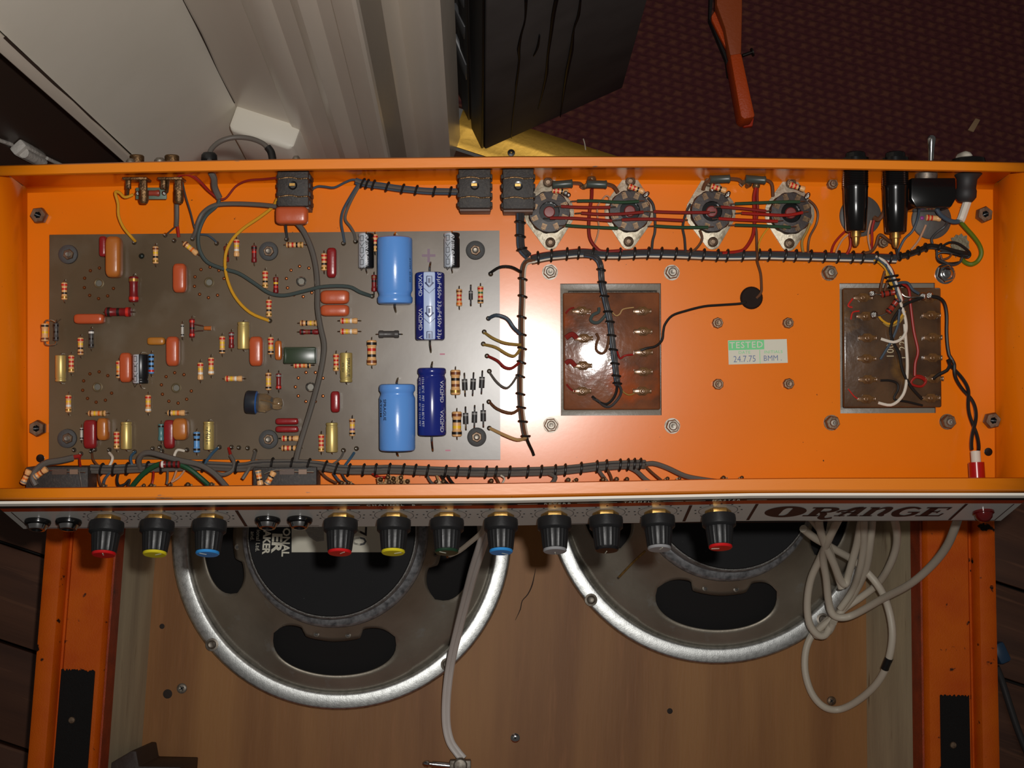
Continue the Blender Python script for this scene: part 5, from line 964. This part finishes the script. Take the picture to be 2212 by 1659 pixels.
# ---- two twelve inch speakers seen from behind
ZINC = mat('bright_zinc_rim', (206, 208, 206), .40, 1, var=((170, 172, 170), 240, .45, .75), bump=(900, .06))
BASK = mat('dull_zinc_basket', (160, 152, 138), .44, .55, var=((138, 130, 116), 22, .35, .7), var2=((160, 160, 154), 60, .62, .74), bump=(260, .08))
MAGG = mat('grey_magnet_plate', (146, 146, 148), .38, .4, var=((86, 86, 88), 200, .4, .7), bump=(300, .1))
CONE = mat('black_paper_cone', (20, 18, 18), .85)
MAGB = mat('chipped_black_magnet', (22, 22, 24), .7, spec=.25, var2=((200, 200, 200), 260, .74, .76))
ZB = .045
def speaker(px, py, label, yaw, text):
    c = C_(px, py, ZB + .010); c.z = ZB; t = thing('speaker', label, 'speaker', c, CAB)
    put('rim', MB().lathe([(.1385, .0002), (.1550, .0002), (.1556, .004), (.1553, .0066), (.1543, .0079), (.1528, .0085), (.1430, .0090), (.1412, .0086), (.1396, .0070), (.1380, .0052)], c, n=96), ZINC, t, CAB, angle=60)
    put('cone', MB().lathe([(.137, .0030), (.120, .010), (.080, .030), (.045, .046), (.045, .050), (0, .050)], c, n=48), CONE, t, CAB)
    # pressed basket with four windows
    def zf(r):
        k = (r - .078) / (.1395 - .078); return .0058 + (.066 - .0058) * (1 - k) ** 1.0 * (1 - .30 * math.sin(math.pi * k))
    N = 240; mb = MB(); rows = []
    for i in range(N):
        an = 2 * math.pi * i / N; q = ((math.degrees(an) - yaw + 45) % 90) - 45; tt = abs(q) / 31
        rm, H = .1055, .0195
        if tt < 1:
            h = H * (1 - tt ** 5) ** .5; ri = rm - h - .001 * tt; ro = rm + h * .98 - .003 * tt ** 2
            tab = .5 - .5 * math.tanh((abs(q) - 16.5) / 1.2); ri += .0075 * tab
            if ri > ro: ri = ro = (ri + ro) / 2
        else: ri = ro = rm - .002
        row = []
        for r in [.076 + (ri - .076) * k / 4 for k in range(5)] + [ro + (.1400 - ro) * k / 5 for k in range(6)]:
            row.append(len(mb.v)); mb.v.append(c + V((r * math.cos(an), r * math.sin(an), zf(r))))
        rows.append((row, tt))
    for i in range(N):
        A, ta = rows[i]; B, tb = rows[(i + 1) % N]
        for k in range(10):
            if k == 4 and (ta < 1 or tb < 1): continue
            if k == 4:
                continue
            mb.f.append([A[k], B[k], B[k + 1], A[k + 1]]); mb.m.append(0)
    o = put('basket', mb, BASK, t, CAB, angle=60, weld=True); so = o.modifiers.new('sheet', 'SOLIDIFY'); so.thickness = .0016; so.offset = -1
    for j in range(4):
        for s in (-1, 1):
            an = R_(yaw + 90 * j + s * 9); r = .0885
            put('rivet', MB().lathe([(.0028, -.0004), (.0026, .0010), (.0014, .0014), (.0012, .0004), (0, .0004)], c + V((r * math.cos(an), r * math.sin(an), zf(r))), n=12, mi=[0, 0, 0, 1]), [STEEL, BLACK], t, CAB)
    put('magnet_plate', MB().lathe([(.0760, .060), (.0800, .0610), (.0812, .0640), (.0806, .0680), (.0785, .0715), (.070, .0725)], c, n=80), MAGG, t, CAB, angle=60)
    mg = put('magnet', MB().lathe([(.0735, .0725), (.0735, .0900), (.0722, .0930), (.0712, .0935)], c, n=72, mi=[0, 0, 1]), [MAGG, mat('chipped_rim', (150, 150, 146), .5, .5, bump=(800, .8))], t, CAB)
    cv = put('magnet_cover', MB().lathe([(.0712, .0935), (.0705, .0945), (0, .0945)], c, n=72), MAGB, t, CAB)
    for j in range(4):
        an = R_(yaw + 42 + 90 * j); p = c + V((.1505 * math.cos(an), .1505 * math.sin(an), .0094))
        put('mounting_screw', MB().lathe([(.0058, -.001), (.0058, .0008), (.0040, .0012), (.0036, .0034), (.0024, .0042), (0, .0036)], p, n=16), STEEL, t, CAB)
    return t, c, cv
S1, c1, cv1 = speaker(738, 1159, 'left speaker seen from behind, white label lettering on its black magnet', -90, 1)
S2, c2, cv2 = speaker(1543, 1066, 'right speaker seen from behind, with a brass wire tag on its grey frame', -90, 0)
ZL = ZB + .0945
def on_cover(t, size, px, py, m, name='lettering', bold=.01, sx=1.0):
    mb = text_mb(t, size, bold, sx); q = C_(px, py, ZL + .0003); mb.v = [q + V((p.y, -p.x, 0)) for p in mb.v]; put(name, mb, m, cv1, CAB)
def cov_pts(P_): return [(C_(x, y, ZL).x, C_(x, y, ZL).y) for x, y in P_]
put('label_block', MB().prism(cov_pts([(630, 1080), (778, 1080), (778, 1193), (630, 1193)]), .0001, .0003, (0, 0, ZL)), PAPER, cv1, CAB, label='white printed block')
put('torn_patch', MB().prism(cov_pts([(655, 1100), (700, 1100), (700, 1168), (684, 1170), (668, 1160), (660, 1146)]), .0003, .00034, (0, 0, ZL)), mat('torn_foil', (170, 168, 160), .4, .5, bump=(900, .9)), cv1, CAB)
put('label_block', MB().prism(cov_pts([(778, 1080), (880, 1080), (872, 1193), (758, 1193)]), .0001, .00028, (0, 0, ZL)), PAPER, cv1, CAB)
on_cover('70', .0175, 775, 1158, BLKP, bold=.004); on_cover('ONAL', .0088, 617, 1171, PAPER, bold=.03); on_cover('ER', .0116, 597, 1172, PAPER, bold=.04, sx=1.25); on_cover('AKER', .0086, 575, 1171, PAPER, bold=.04, sx=.95)
on_cover('ional Ltd.', .0050, 557, 1168, PAPER, bold=0); on_cover('and.', .0048, 545, 1158, PAPER, bold=0)
m = MB(); pts = [C_(x, y, z) for x, y, z in ((1394, 1190, .125), (1370, 1212, .120), (1337, 1247, .112))]; m.tube(pts, .0010, 8, sub=1); put('wire_tag', m, BRASS, S2, CAB, label='brass wire tag')

# ---- twin speaker flex with a jack plug, stray bare ended lead, coiled mains cable
def fpath(P_): return [G(x, y, z) for x, y, z in P_]
FLEX = plain('flex_grey_white', (226, 220, 214), .42)
t = thing('speaker_flex', 'twin grey white speaker flex hanging from the chassis to a jack plug at the bottom', 'cable', G(1040, 1140, .38))
path = fpath([(1064, 1100, .40), (1052, 1140, .38), (1040, 1180, .34), (1024, 1230, .28), (1008, 1290, .21), (990, 1360, .145), (974, 1430, .10), (965, 1500, .075), (964, 1560, .062), (972, 1600, .058), (988, 1625, .057), (1001, 1640, .058)])
ring = dense(path, .004)
for s in (-1, 1):
    pp = []
    for i, p in enumerate(ring):
        d = (ring[min(i + 1, len(ring) - 1)] - ring[max(i - 1, 0)]).normalized(); v_ = (EYE - p).normalized(); n = V((1, 0, 0)); n = (n - d * n.dot(d)).normalized(); pp.append(p + n * s * .0019)
    put('conductor', MB().tube(pp, .0021, 9, sub=2), FLEX, t, WORLD)
pj = G(992, 1652, .058); mb = MB().box(pj + V((.001, -.002, .000)), (.019, .013, .013)); mb.lathe([(.0062, -.007), (.0066, -.006), (.0066, .006), (.0058, .0075), (0, .0075)], pj + V((.001, 0, .0)), (0, 0, 1), 18)
plg = put('jack_plug', mb, STEEL, t, WORLD, bevel=.001, label='right angled steel jack plug')
put('jack_tip', MB().lathe([(.0031, 0), (.0031, .016), (.0022, .0165), (.0022, .0185), (.0031, .0195), (.0028, .0225), (.0012, .0245), (0, .0246)], pj + V((-.008, -.001, 0)), (-1, .10, 0), 16), CHROME, plg, WORLD)
ld = put('speaker_lead', MB().tube(fpath([(1052, 1128, .40), (1040, 1150, .375), (1015, 1172, .34), (992, 1190, .31), (972, 1199, .29)]), .0018, 9), WC['cream'], None, WORLD, label='short off white lead with a bare end over the left speaker', cat='cable')
put('bare_end', MB().tube(fpath([(972, 1199, .29), (966, 1203, .286)]), .0010, 8, sub=1), BRASS, ld, WORLD)
MC = plain('mains_cable_white', (206, 196, 178), .45)
def mz(P_): return fpath(P_)
mains = [(2076, 1090, .36), (2066, 1130, .33), (2045, 1180, .28), (2012, 1222, .235), (1965, 1262, .19), (1905, 1294, .135), (1850, 1325, .10), (1822, 1334, .095), (1800, 1328, .095), (1790, 1300, .10), (1785, 1250, .12), (1778, 1200, .15), (1790, 1165, .19), (1812, 1120, .23), (1822, 1090, .25), (1800, 1085, .25), (1770, 1120, .23), (1780, 1170, .18), (1800, 1215, .15), (1814, 1250, .13), (1826, 1262, .125), (1833, 1240, .13), (1850, 1180, .16), (1862, 1120, .20), (1875, 1085, .22), (1884, 1110, .2), (1880, 1170, .17), (1870, 1230, .13), (1845, 1282, .095), (1812, 1325, .075), (1780, 1350, .072), (1762, 1368, .074), (1770, 1373, .076), (1790, 1364, .078), (1800, 1345, .085)]
t = thing('mains_cable', 'coiled off white mains cable lying over the right side of the cabinet', 'cable', G(1850, 1325, .09))
put('cable_run', MB().tube(mz(mains[:14]), .0033, 10, sub=5), MC, t, WORLD); put('cable_run', MB().tube(mz(mains[13:]), .0033, 10, sub=5), MC, t, WORLD)
put('cable_loop', MB().tube(mz([(1800, 1100, .22), (1790, 1160, .18), (1772, 1205, .14), (1752, 1250, .115), (1744, 1300, .098), (1748, 1345, .088), (1765, 1370, .084), (1782, 1372, .082), (1796, 1350, .080), (1820, 1318, .078), (1860, 1290, .085), (1895, 1262, .10), (1920, 1225, .13), (1936, 1180, .16), (1936, 1140, .19), (1925, 1100, .22)]), .0033, 10, sub=5), MC, t, WORLD)
lp = put('cable_loop', MB().tube(mz([(1735, 1142, .20), (1760, 1162, .18), (1800, 1185, .15), (1850, 1215, .125), (1895, 1262, .128), (1918, 1310, .122), (1928, 1370, .122), (1918, 1430, .112), (1895, 1475, .094), (1855, 1512, .070), (1815, 1532, .053), (1782, 1528, .053), (1755, 1500, .053), (1740, 1455, .053), (1740, 1410, .054), (1752, 1376, .056), (1775, 1352, .060), (1790, 1338, .066)]), .0033, 10, sub=5), MC, t, WORLD)
put('cable_run', MB().tube(mz([(1745, 1110, .22), (1775, 1150, .18), (1795, 1200, .15), (1812, 1250, .125), (1818, 1270, .12)]), .0033, 10), MC, t, WORLD)
put('cable_run', MB().tube(mz([(1868, 1090, .22), (1866, 1130, .20), (1866, 1180, .165), (1856, 1235, .13), (1842, 1275, .10), (1815, 1315, .085)]), .0031, 10), MC, t, WORLD)
put('black_scuff', MB().tube([G(1921, 1421, .1142), G(1911, 1445, .1085)], .0036, 10, sub=1), BLACK, t, WORLD)

# ============================================================ ROOM
TH = R_(-18); E1 = V((math.cos(TH), math.sin(TH), 0)); E2 = V((-E1.y, E1.x, 0))     # along the threshold / through the doorway
PD = G(994, 300)                                                                    # foot of the jamb
FLOORW = mat('dark_floorboard', (92, 58, 40), .42, var=((66, 40, 28), 5, .35, .7), var2=((112, 74, 52), 18, .6, .78), stretch=(.6, 9, 2), bump=(60, .1))
FL = bpy.data.objects.new('floor', None); place(FL, None, (0, 0, 0), WORLD); FL['kind'] = 'structure'
put('subfloor', MB().box((.0, -1.16, -.03), (4.0, 2.6, .02)), mat('dark_subfloor', (22, 16, 12), .8), FL, WORLD)
pw = .086; A0 = G(33, 1395); base = A0.dot(E2); lim = G(0, 760).dot(E2); top = PD.dot(E2) - .011
for i in range(-6, 14):
    v0 = base + i * pw
    if v0 > top: break
    wd = min(pw, top - v0); full = v0 + pw < lim; Lp = 2.6 if full else 1.5
    x0 = -1.3 + ((i * 1.37) % 1.0) * .5 if full else PD.dot(E1) - .10
    key = 'plank%d%d' % (full, int(wd * 1e5))
    me = _mesh.setdefault(key, MB().box((0, 0, 0), (Lp, wd - .0028, .02)).mesh('floor_plank', FLOORW, bevel=.0012))
    inst('floor_plank', me, FL, E1 * (x0 + Lp / 2) + E2 * (v0 + wd / 2) + V((0, 0, -.010)), WORLD, TH)
# carpet beyond the threshold
CARP = bpy.data.materials.new('maroon_woven_carpet'); CARP.use_nodes = True; nt = CARP.node_tree; L = nt.links; b = nt.nodes['Principled BSDF']; b.inputs['Roughness'].default_value = .95; b.inputs['Specular IOR Level'].default_value = .1
tc = nt.nodes.new('ShaderNodeTexCoord'); mp = nt.nodes.new('ShaderNodeMapping'); mp.inputs['Rotation'].default_value = (0, 0, -TH + .1); mp.inputs['Scale'].default_value = (140, 215, 1); L.new(tc.outputs['Object'], mp.inputs[0])
br_ = nt.nodes.new('ShaderNodeTexBrick'); br_.inputs['Scale'].default_value = 1; br_.inputs['Brick Width'].default_value = 1; br_.inputs['Row Height'].default_value = 1; br_.inputs['Mortar Size'].default_value = .38; br_.inputs['Mortar Smooth'].default_value = 1; br_.offset = .5
n1 = nt.nodes.new('ShaderNodeTexNoise'); n1.inputs['Scale'].default_value = 1.2; n1.inputs['Detail'].default_value = 4
mx = nt.nodes.new('ShaderNodeMix'); mx.data_type = 'RGBA'; mx.inputs[0].default_value = .42; L.new(mp.outputs[0], mx.inputs[6]); L.new(n1.outputs['Color'], mx.inputs[7]); L.new(mp.outputs[0], n1.inputs['Vector'])
L.new(mx.outputs[2], br_.inputs['Vector'])
br_.inputs['Color1'].default_value = (*lin((102, 62, 50)), 1); br_.inputs['Color2'].default_value = (*lin((92, 52, 48)), 1); br_.inputs['Mortar'].default_value = (*lin((78, 40, 43)), 1)
L.new(br_.outputs[0], b.inputs['Base Color']); bp = nt.nodes.new('ShaderNodeBump'); bp.inputs['Strength'].default_value = .5; bp.inputs['Distance'].default_value = .003; bp.invert = True
L.new(br_.outputs['Fac'], bp.inputs['Height']); L.new(bp.outputs[0], b.inputs['Normal'])
c = PD + E2 * .43 + E1 * .42
cp = put('carpet', MB().box((0, 0, 0), (1.4, .80, .006)).xf(Matrix.Translation(c + V((0, 0, .0035))) @ Matrix.Rotation(TH, 4, 'Z')), CARP, None, WORLD, label='dark maroon woven carpet beyond the brass threshold', cat='carpet')
# brass threshold strip
th = thing('threshold_strip', 'shiny brass threshold strip screwed down at the foot of the doorway', 'threshold strip', PD + E1 * .1)
mb = MB(); pr = [(-.010, 0), (-.010, .0022), (-.004, .0036), (.006, .0042), (.010, .0056), (.0125, .0058), (.022, .0064), (.032, .0058), (.036, .0036), (.036, .0)]
mb.prism([(a, b) for a, b in pr], -.006, 1.1, PD + V((0, 0, .0006)), E2, (0, 0, 1), E1); put('strip', mb, mat('bright_brass', (204, 160, 70), .42, .85, bump=(240, .06)), th, WORLD)
c = G(1104, 331, .005); c = PD + E1 * (c - PD).dot(E1) + E2 * .001 + V((0, 0, .0040)); put('screw', MB().lathe([(.0040, 0), (.0036, .0010), (.0014, .0014), (.001, .0006), (0, .0004)], c, n=16, mi=[0, 0, 0, 1]), [CHROME, BLACK], th, WORLD)
# door frame: mouldings run vertically; plan outline found from the foot of the jamb
NX, NY = G(1035, 1290).x, G(1035, 1290).y; ND = V((EYE.x, EYE.y, 0))
def az(px0, px1, yb):       # plan direction of a vertical edge seen through (px0, 0) and (px1, yb)
    g0 = G(px0, 0, .3); d = V((g0.x, g0.y, 0)) - ND; g1 = G(px1, yb, .0); d1 = V((g1.x, g1.y, 0)) - ND
    return (d.normalized() + d1.normalized()).normalized()
def hit(o, d, a):           # where o + t d meets the ray ND + s a
    det = d.x * -a.y - d.y * -a.x; r = ND - o; t = (r.x * -a.y - r.y * -a.x) / det; return o + d * t
PAINT = mat('old_white_gloss', (236, 226, 210), .3, var=((226, 214, 198), 12, .35, .7), bump=(45, .30), stretch=(1, 1, .25))
PAINT2 = mat('white_panel_paint', (244, 238, 224), .42, var=((234, 228, 212), 6, .35, .7), bump=(30, .12))
aC = az(775, 844, 338); aS0 = az(853, 897, 330); aS1 = az(948, 964, 330)
q3 = PD.copy(); q2 = hit(q3, -E2, aS1); q1 = hit(q2, -E1, aS0); q0 = hit(q1, -E2, aC)
plan = []                   # (distance along -E1 from the outer arris, proud) from the photograph's moulding lines
def onface(px0, px1, yb): return (hit(q0, -E1, az(px0, px1, yb)) - q0).dot(-E1)
dl = [onface(736, 796, 335), onface(674, 752, 285), onface(639, 739, 335), onface(582, 665, 253), onface(531, 633, 263), onface(400, 510, 235)]
prof = [(0, 0), (.0, .004), (.002, .006), (dl[0] * .5, .006), (dl[0], .0045), (dl[0] + .003, .001), (dl[1] - .004, .0005), (dl[1], .004), ((dl[1] + dl[2]) / 2, .0065), (dl[2], .004), (dl[2] + .004, .0), (dl[3] - .003, .0), (dl[3], .003), ((dl[3] + dl[4]) / 2, .0045), (dl[4], .004), (dl[4] + .003, .0015), (dl[5], .0015), (dl[5], -.03), (0, -.03)]
ZT = 1.15
put('trim_1', MB().prism(prof, 0, ZT, q0 + V((0, 0, .001)), -E1, -E2, (0, 0, 1)), PAINT, None, WORLD, kind='structure', label='old white moulded architrave')
# reveal and door stop as one jamb
def loc2(p): r = p - q0; return (r.dot(E1), r.dot(-E2))
jam = [loc2(q0)] + [(loc2(q1)[0], loc2(q1)[1] + .004), (loc2(q1)[0] + .003, loc2(q1)[1])]
a_, b_ = loc2(q1), loc2(q2)
for i in range(1, 7): k = i / 7; jam.append((a_[0] + .003 + (b_[0] - a_[0] - .003) * k, a_[1] + .004 * math.sin(math.pi * k) + (-.006 if k > .8 else 0)))
jam += [(b_[0], b_[1] - .006), loc2(q3), (loc2(q3)[0] - .08, loc2(q3)[1]), (-.03, loc2(q0)[1] - .03), (-.03, 0)]
put('trim_2', MB().prism(jam, 0, ZT, q0 + V((0, 0, .001)), E1, -E2, (0, 0, 1)), PAINT, None, WORLD, kind='structure', label='white door jamb with a rounded stop', angle=50)
# plinth block at the foot of the architrave
pz = .13; fpl = q0 - E2 * .0
def plane_pt(px, py, o, n):
    r = ray(px, py); t = (o - EYE).dot(n) / r.dot(n); return EYE + r * t
FO = q0 - E2 * .006
tp = plane_pt(512, 236, FO, E2); pr_ = plane_pt(650, 292, FO, E2); zt = max(.03, (tp.z + pr_.z) / 2)
ua, ub = (tp - q0).dot(-E1), (pr_ - q0).dot(-E1)
put('trim_3', MB().prism([(ub, -.02), (ua + .004, -.02), (ua + .004, .020), (ua, .024), (ub + .004, .024), (ub, .020)], 0, zt, q0 + V((0, 0, .001)), -E1, -E2, (0, 0, 1)), PAINT2, None, WORLD, bevel=.003, kind='structure', label='white plinth block at the foot of the architrave')
# white wall panel left of the architrave, its lower edge cut on a slant, above a dark board
ed = onface(400, 510, 235)
WO = q0 - E1 * (ed - .004) + E2 * .004
D1 = V((-.75, -.66, 0)).normalized(); DN = V((-D1.y, D1.x, 0))      # the panel turns towards the room
if DN.dot(EYE - WO) < 0: DN = -DN
def wp(px, py, dd=0):
    p = plane_pt(px, py, WO, DN); r = p - WO; return (r.dot(D1), p.z)
A1, A2 = wp(-400, -310), wp(325, 371)
put('wall_left', MB().prism([(0, .001), (0, ZT), (A1[0] + .20, ZT), (A1[0] + .20, A1[1] + .05), A1, A2, (A2[0] - .02, .001)], -.02, 0, WO, D1, (0, 0, 1), DN), PAINT2, None, WORLD, kind='structure', label='white painted wall panel with a slanting lower edge')
put('trim_4', MB().prism([wp(-400, -306), wp(0, 70), wp(300, 352), wp(322, 376), wp(296, 374), wp(264, 346), wp(0, 113), wp(-400, -240)], -.018, .004, WO, D1, (0, 0, 1), DN), PAINT, None, WORLD, bevel=.0015, kind='structure', label='white slanting trim with cracked paint')
crk = MB(); cpt = [wp(x, y) for x, y in ((0, 68), (30, 98), (70, 134), (110, 172), (150, 208), (190, 246), (215, 268))]
ribbon(crk, cpt, [.0022, .0016, .0022, .0018, .0008, .0014, .0004], 0, 0, 2); crk.v = [WO + D1 * p.x + V((0, 0, p.y)) + DN * .0046 for p in crk.v]; put('crack_in_paint', crk, plain('crack_brown', (60, 44, 34), .8), bpy.data.objects['trim_4'], WORLD)
crk = MB(); ribbon(crk, [(dl[5] - .002, zt + .01), (dl[5] - .0012, zt + .08), (dl[5] - .0024, zt + .16), (dl[5] - .0014, zt + .30), (dl[5] - .002, ZT)], [.0012, .0006, .0016, .0005, .0012], 0, 0, 4); crk.v = [q0 - E1 * p.x + V((0, 0, p.y)) - E2 * .0021 for p in crk.v]; put('crack_in_paint', crk, plain('crack_brown', (60, 44, 34), .8), bpy.data.objects['wall_left'], WORLD)
put('baseboard_left', MB().prism([(.02, .001), (.02, ZT), (A1[0] + .2, ZT), (A1[0] + .2, .001)], -.06, -.028, WO, D1, (0, 0, 1), DN), mat('dark_brown_gloss', (58, 46, 40), .35, bump=(40, .05)), None, WORLD, kind='structure', label='dark brown board under the slanting white trim')
# pale catch on the dark board
DO = WO - DN * .028
def dp(px, py): return plane_pt(px, py, DO, DN)
cc = dp(55, 322); t = thing('cupboard_catch', 'small pale painted catch on the dark board at the far left', 'catch', cc)
da = (dp(95, 342) - dp(20, 302)); da.normalize(); dn = da.cross(DN).normalized(); M3 = Matrix((da, DN, dn)).transposed()
put('catch_plate', MB().box(cc + DN * .004, (.040, .008, .012), 0, 0, M3), mat('pale_chipped_paint', (196, 190, 182), .5, bump=(200, .6)), t, WORLD, bevel=.002)
put('catch_barrel', MB().tube([cc + DN * .009 - da * .016, cc + DN * .009 + da * .018], .004, 10, sub=1), mat('pale_chipped_paint', (196, 190, 182), .5), t, WORLD)
put('catch_rod', MB().tube([dp(-40, 285) + DN * .003, dp(20, 306) + DN * .003], .0015, 8, sub=1).tube([dp(96, 336) + DN * .003, dp(160, 366) + DN * .003], .0015, 8, sub=1), mat('pale_chipped_paint', (196, 190, 182), .5), t, WORLD)
# tall black box in the doorway
k1 = G(1048, 323, .0072); k2 = G(1345, 190, .0072); k3 = G(1005, 247, .0072); f1 = (k2 - k1); W_ = f1.length; f1.normalize(); f2 = V((-f1.y, f1.x, 0)); D_ = .26
BXM = mat('black_stained_wood', (92, 87, 85), .75, var=((80, 75, 73), 20, .4, .7), spec=.25); GLB = mat('gloss_black', (12, 12, 13), .5, spec=.25)
bx = thing('tall_black_cabinet', 'tall black cabinet with wandering cracks, standing in the doorway on the carpet', 'cabinet', k1)
put('body', MB().prism([(0, 0), (W_, 0), (W_, D_), (0, D_)], .0, .74, k1, f1, f2), BXM, bx, WORLD, bevel=.0015)
def onbox(px, py):
    p = plane_pt(px, py, k1, f2); r = p - k1; return (r.dot(f1), p.z - k1.z)
for P_, w_ in (([(1136, -10), (1134, 40), (1125, 75), (1120, 105), (1121, 130), (1115, 180), (1113, 200), (1107, 255), (1104, 300)], [.003, .0012, .0018, .003, .0016, .0022, .001, .001, .0004]), ([(1203, -10), (1195, 30), (1190, 70), (1183, 120), (1180, 160), (1170, 205), (1162, 235)], [.004, .0036, .003, .0022, .0030, .0016, .0004]),
              ([(1253, -10), (1248, 30), (1238, 60), (1233, 105), (1224, 150), (1216, 200), (1209, 250)], [.0010, .0024, .0012, .0036, .0034, .0016, .0004]), ([(1164, 72), (1160, 98), (1151, 118)], [.0008, .0018, .0006])):
    m = MB(); ribbon(m, [onbox(x, y) for x, y in P_], w_, 0, 0, 3); m.v = [k1 + f1 * p.x + V((0, 0, p.y)) - f2 * .0008 for p in m.v]; o = put('crack', m, GLB, bx, WORLD); o.modifiers.new('thick', 'SOLIDIFY').thickness = .0012
put('gloss_edge', MB().prism([(-.0030, .0), (0, 0), (0, .74), (-.0030, .74)], .002, .026, k1, f1, (0, 0, 1), f2), GLB, bx, WORLD, bevel=.001)
put('edge_strip', MB().prism([(-.0022, .0), (0, 0), (0, .74), (-.0022, .74)], .034, .050, k1, f1, (0, 0, 1), f2), mat('brown_black_strip', (44, 38, 34), .6), bx, WORLD, bevel=.0006)
def onside(px, py):
    p = plane_pt(px, py, k1, f1); r = p - k1; return (r.dot(f2), p.z - k1.z)
for P_ in ([(985, 5), (1010, 55), (1010, 82), (985, 30)], [(986, 72), (1013, 138), (1014, 170), (988, 105)], [(984, -50), (1008, -10), (1009, 14), (985, -30)]):
    m = MB().prism([onside(x, y) for x, y in P_], -.0035, 0, k1, f2, (0, 0, 1), f1); put('slanting_band', m, mat('grey_band', (84, 84, 86), .4), bx, WORLD, bevel=.0005)  # thin raised grey bands slanting across the left side face
# orange covered batten on the carpet with a nail
OB = mat('orange_vinyl_batten', (206, 76, 12), .5, bump=(500, .3))
bt = thing('orange_batten', 'orange vinyl covered batten lying on the maroon carpet with a nail through it', 'batten', G(1610, 200, .01))
g = lambda x, y, z: G(x, y, z)
def hexa(mb, top, h, mi=0):
    n = len(top); lo = [V((p.x, p.y, p.z - h)) for p in top]
    return mb.add(lo + top, [tuple(range(n))[::-1], tuple(range(n, 2 * n))] + [(i, (i + 1) % n, n + (i + 1) % n, n + i) for i in range(n)], mi)
put('body', hexa(MB(), [g(1577, 118, .038), g(1602, 114, .038), g(1631, 248, .034), g(1630, 253, .034), g(1608, 257, .034), g(1600, 250, .034)], .026), OB, bt, WORLD, bevel=.002)
put('upper_arm', hexa(MB(), [g(1548, -60, .046), g(1604, -60, .046), g(1604, 20, .042), g(1602, 116, .0385), g(1577, 120, .0385), g(1566, 60, .040), g(1548, 10, .044)], .016), mat('orange_brown_vinyl', (168, 74, 24), .6, bump=(300, .2)), bt, WORLD, bevel=.002)
put('flap', hexa(MB(), [g(1550, 14, .030), g(1560, 24, .030), g(1572, 100, .028), g(1578, 122, .028), g(1556, 80, .028), g(1538, 44, .029), g(1537, 34, .030)], .006), OB, bt, WORLD, bevel=.001)
put('flap', hexa(MB(), [g(1582, 175, .014), g(1600, 250, .012), g(1629, 254, .012), g(1626, 272, .011), g(1607, 274, .011), g(1598, 256, .012), g(1576, 170, .014)], .006), mat('orange_red_vinyl', (196, 52, 14), .5, bump=(400, .3)), bt, WORLD, bevel=.001)
put('dark_lining', hexa(MB(), [g(1534, -40, .016), g(1544, -40, .016), g(1536, 40, .016), g(1574, 130, .014), g(1576, 166, .013), g(1572, 164, .013), g(1568, 130, .014), g(1532, 40, .016)], .010), mat('dark_lining', (24, 18, 16), .7), bt, WORLD)
nl = MB().tube([g(1604, 120, .026), g(1624, 113, .027)], .0016, 10, sub=1); nl.lathe([(0, 0), (.0042, 0), (.0042, .0014), (0, .0016)], g(1624, 113, .027), (g(1624, 113, .027) - g(1604, 120, .026)), 14); put('nail', nl, mat('dark_nail', (60, 54, 50), .4, .8), bt, WORLD)
# scraps on the carpet, cord on the floor
put('scrap', MB().prism([(-.003, -.008), (.003, -.007), (.003, .008), (-.002, .007)], 0, .002, G(2103, 271, .0068), (.85, -.5, 0), (.5, .85, 0)), mat('beige_scrap', (150, 120, 88), .7), None, WORLD, bevel=.0004, label='small beige scrap lying on the maroon carpet', cat='scrap')
put('thread', MB().tube([G(1260, 300, .0075), G(1263, 310, .008), G(1265, 324, .0075)], .0006, 6), WC['cream'], None, WORLD, label='tiny pale thread on the carpet near the brass threshold', cat='thread')
cd_ = put('cord', MB().tube([G(2152, 1440, .006), G(2164, 1470, .004), G(2180, 1520, .004), G(2200, 1580, .004), G(2225, 1640, .004)], .0032, 10), WC['dgrey'], None, WORLD, label='dark grey cord with a blue end on the floorboards right of the cabinet', cat='cord')
put('blue_end', MB().box(G(2160, 1410, .011), (.012, .020, .014), 0, .4), mat('blue_plug', (40, 66, 92), .4), cd_, WORLD, bevel=.003)
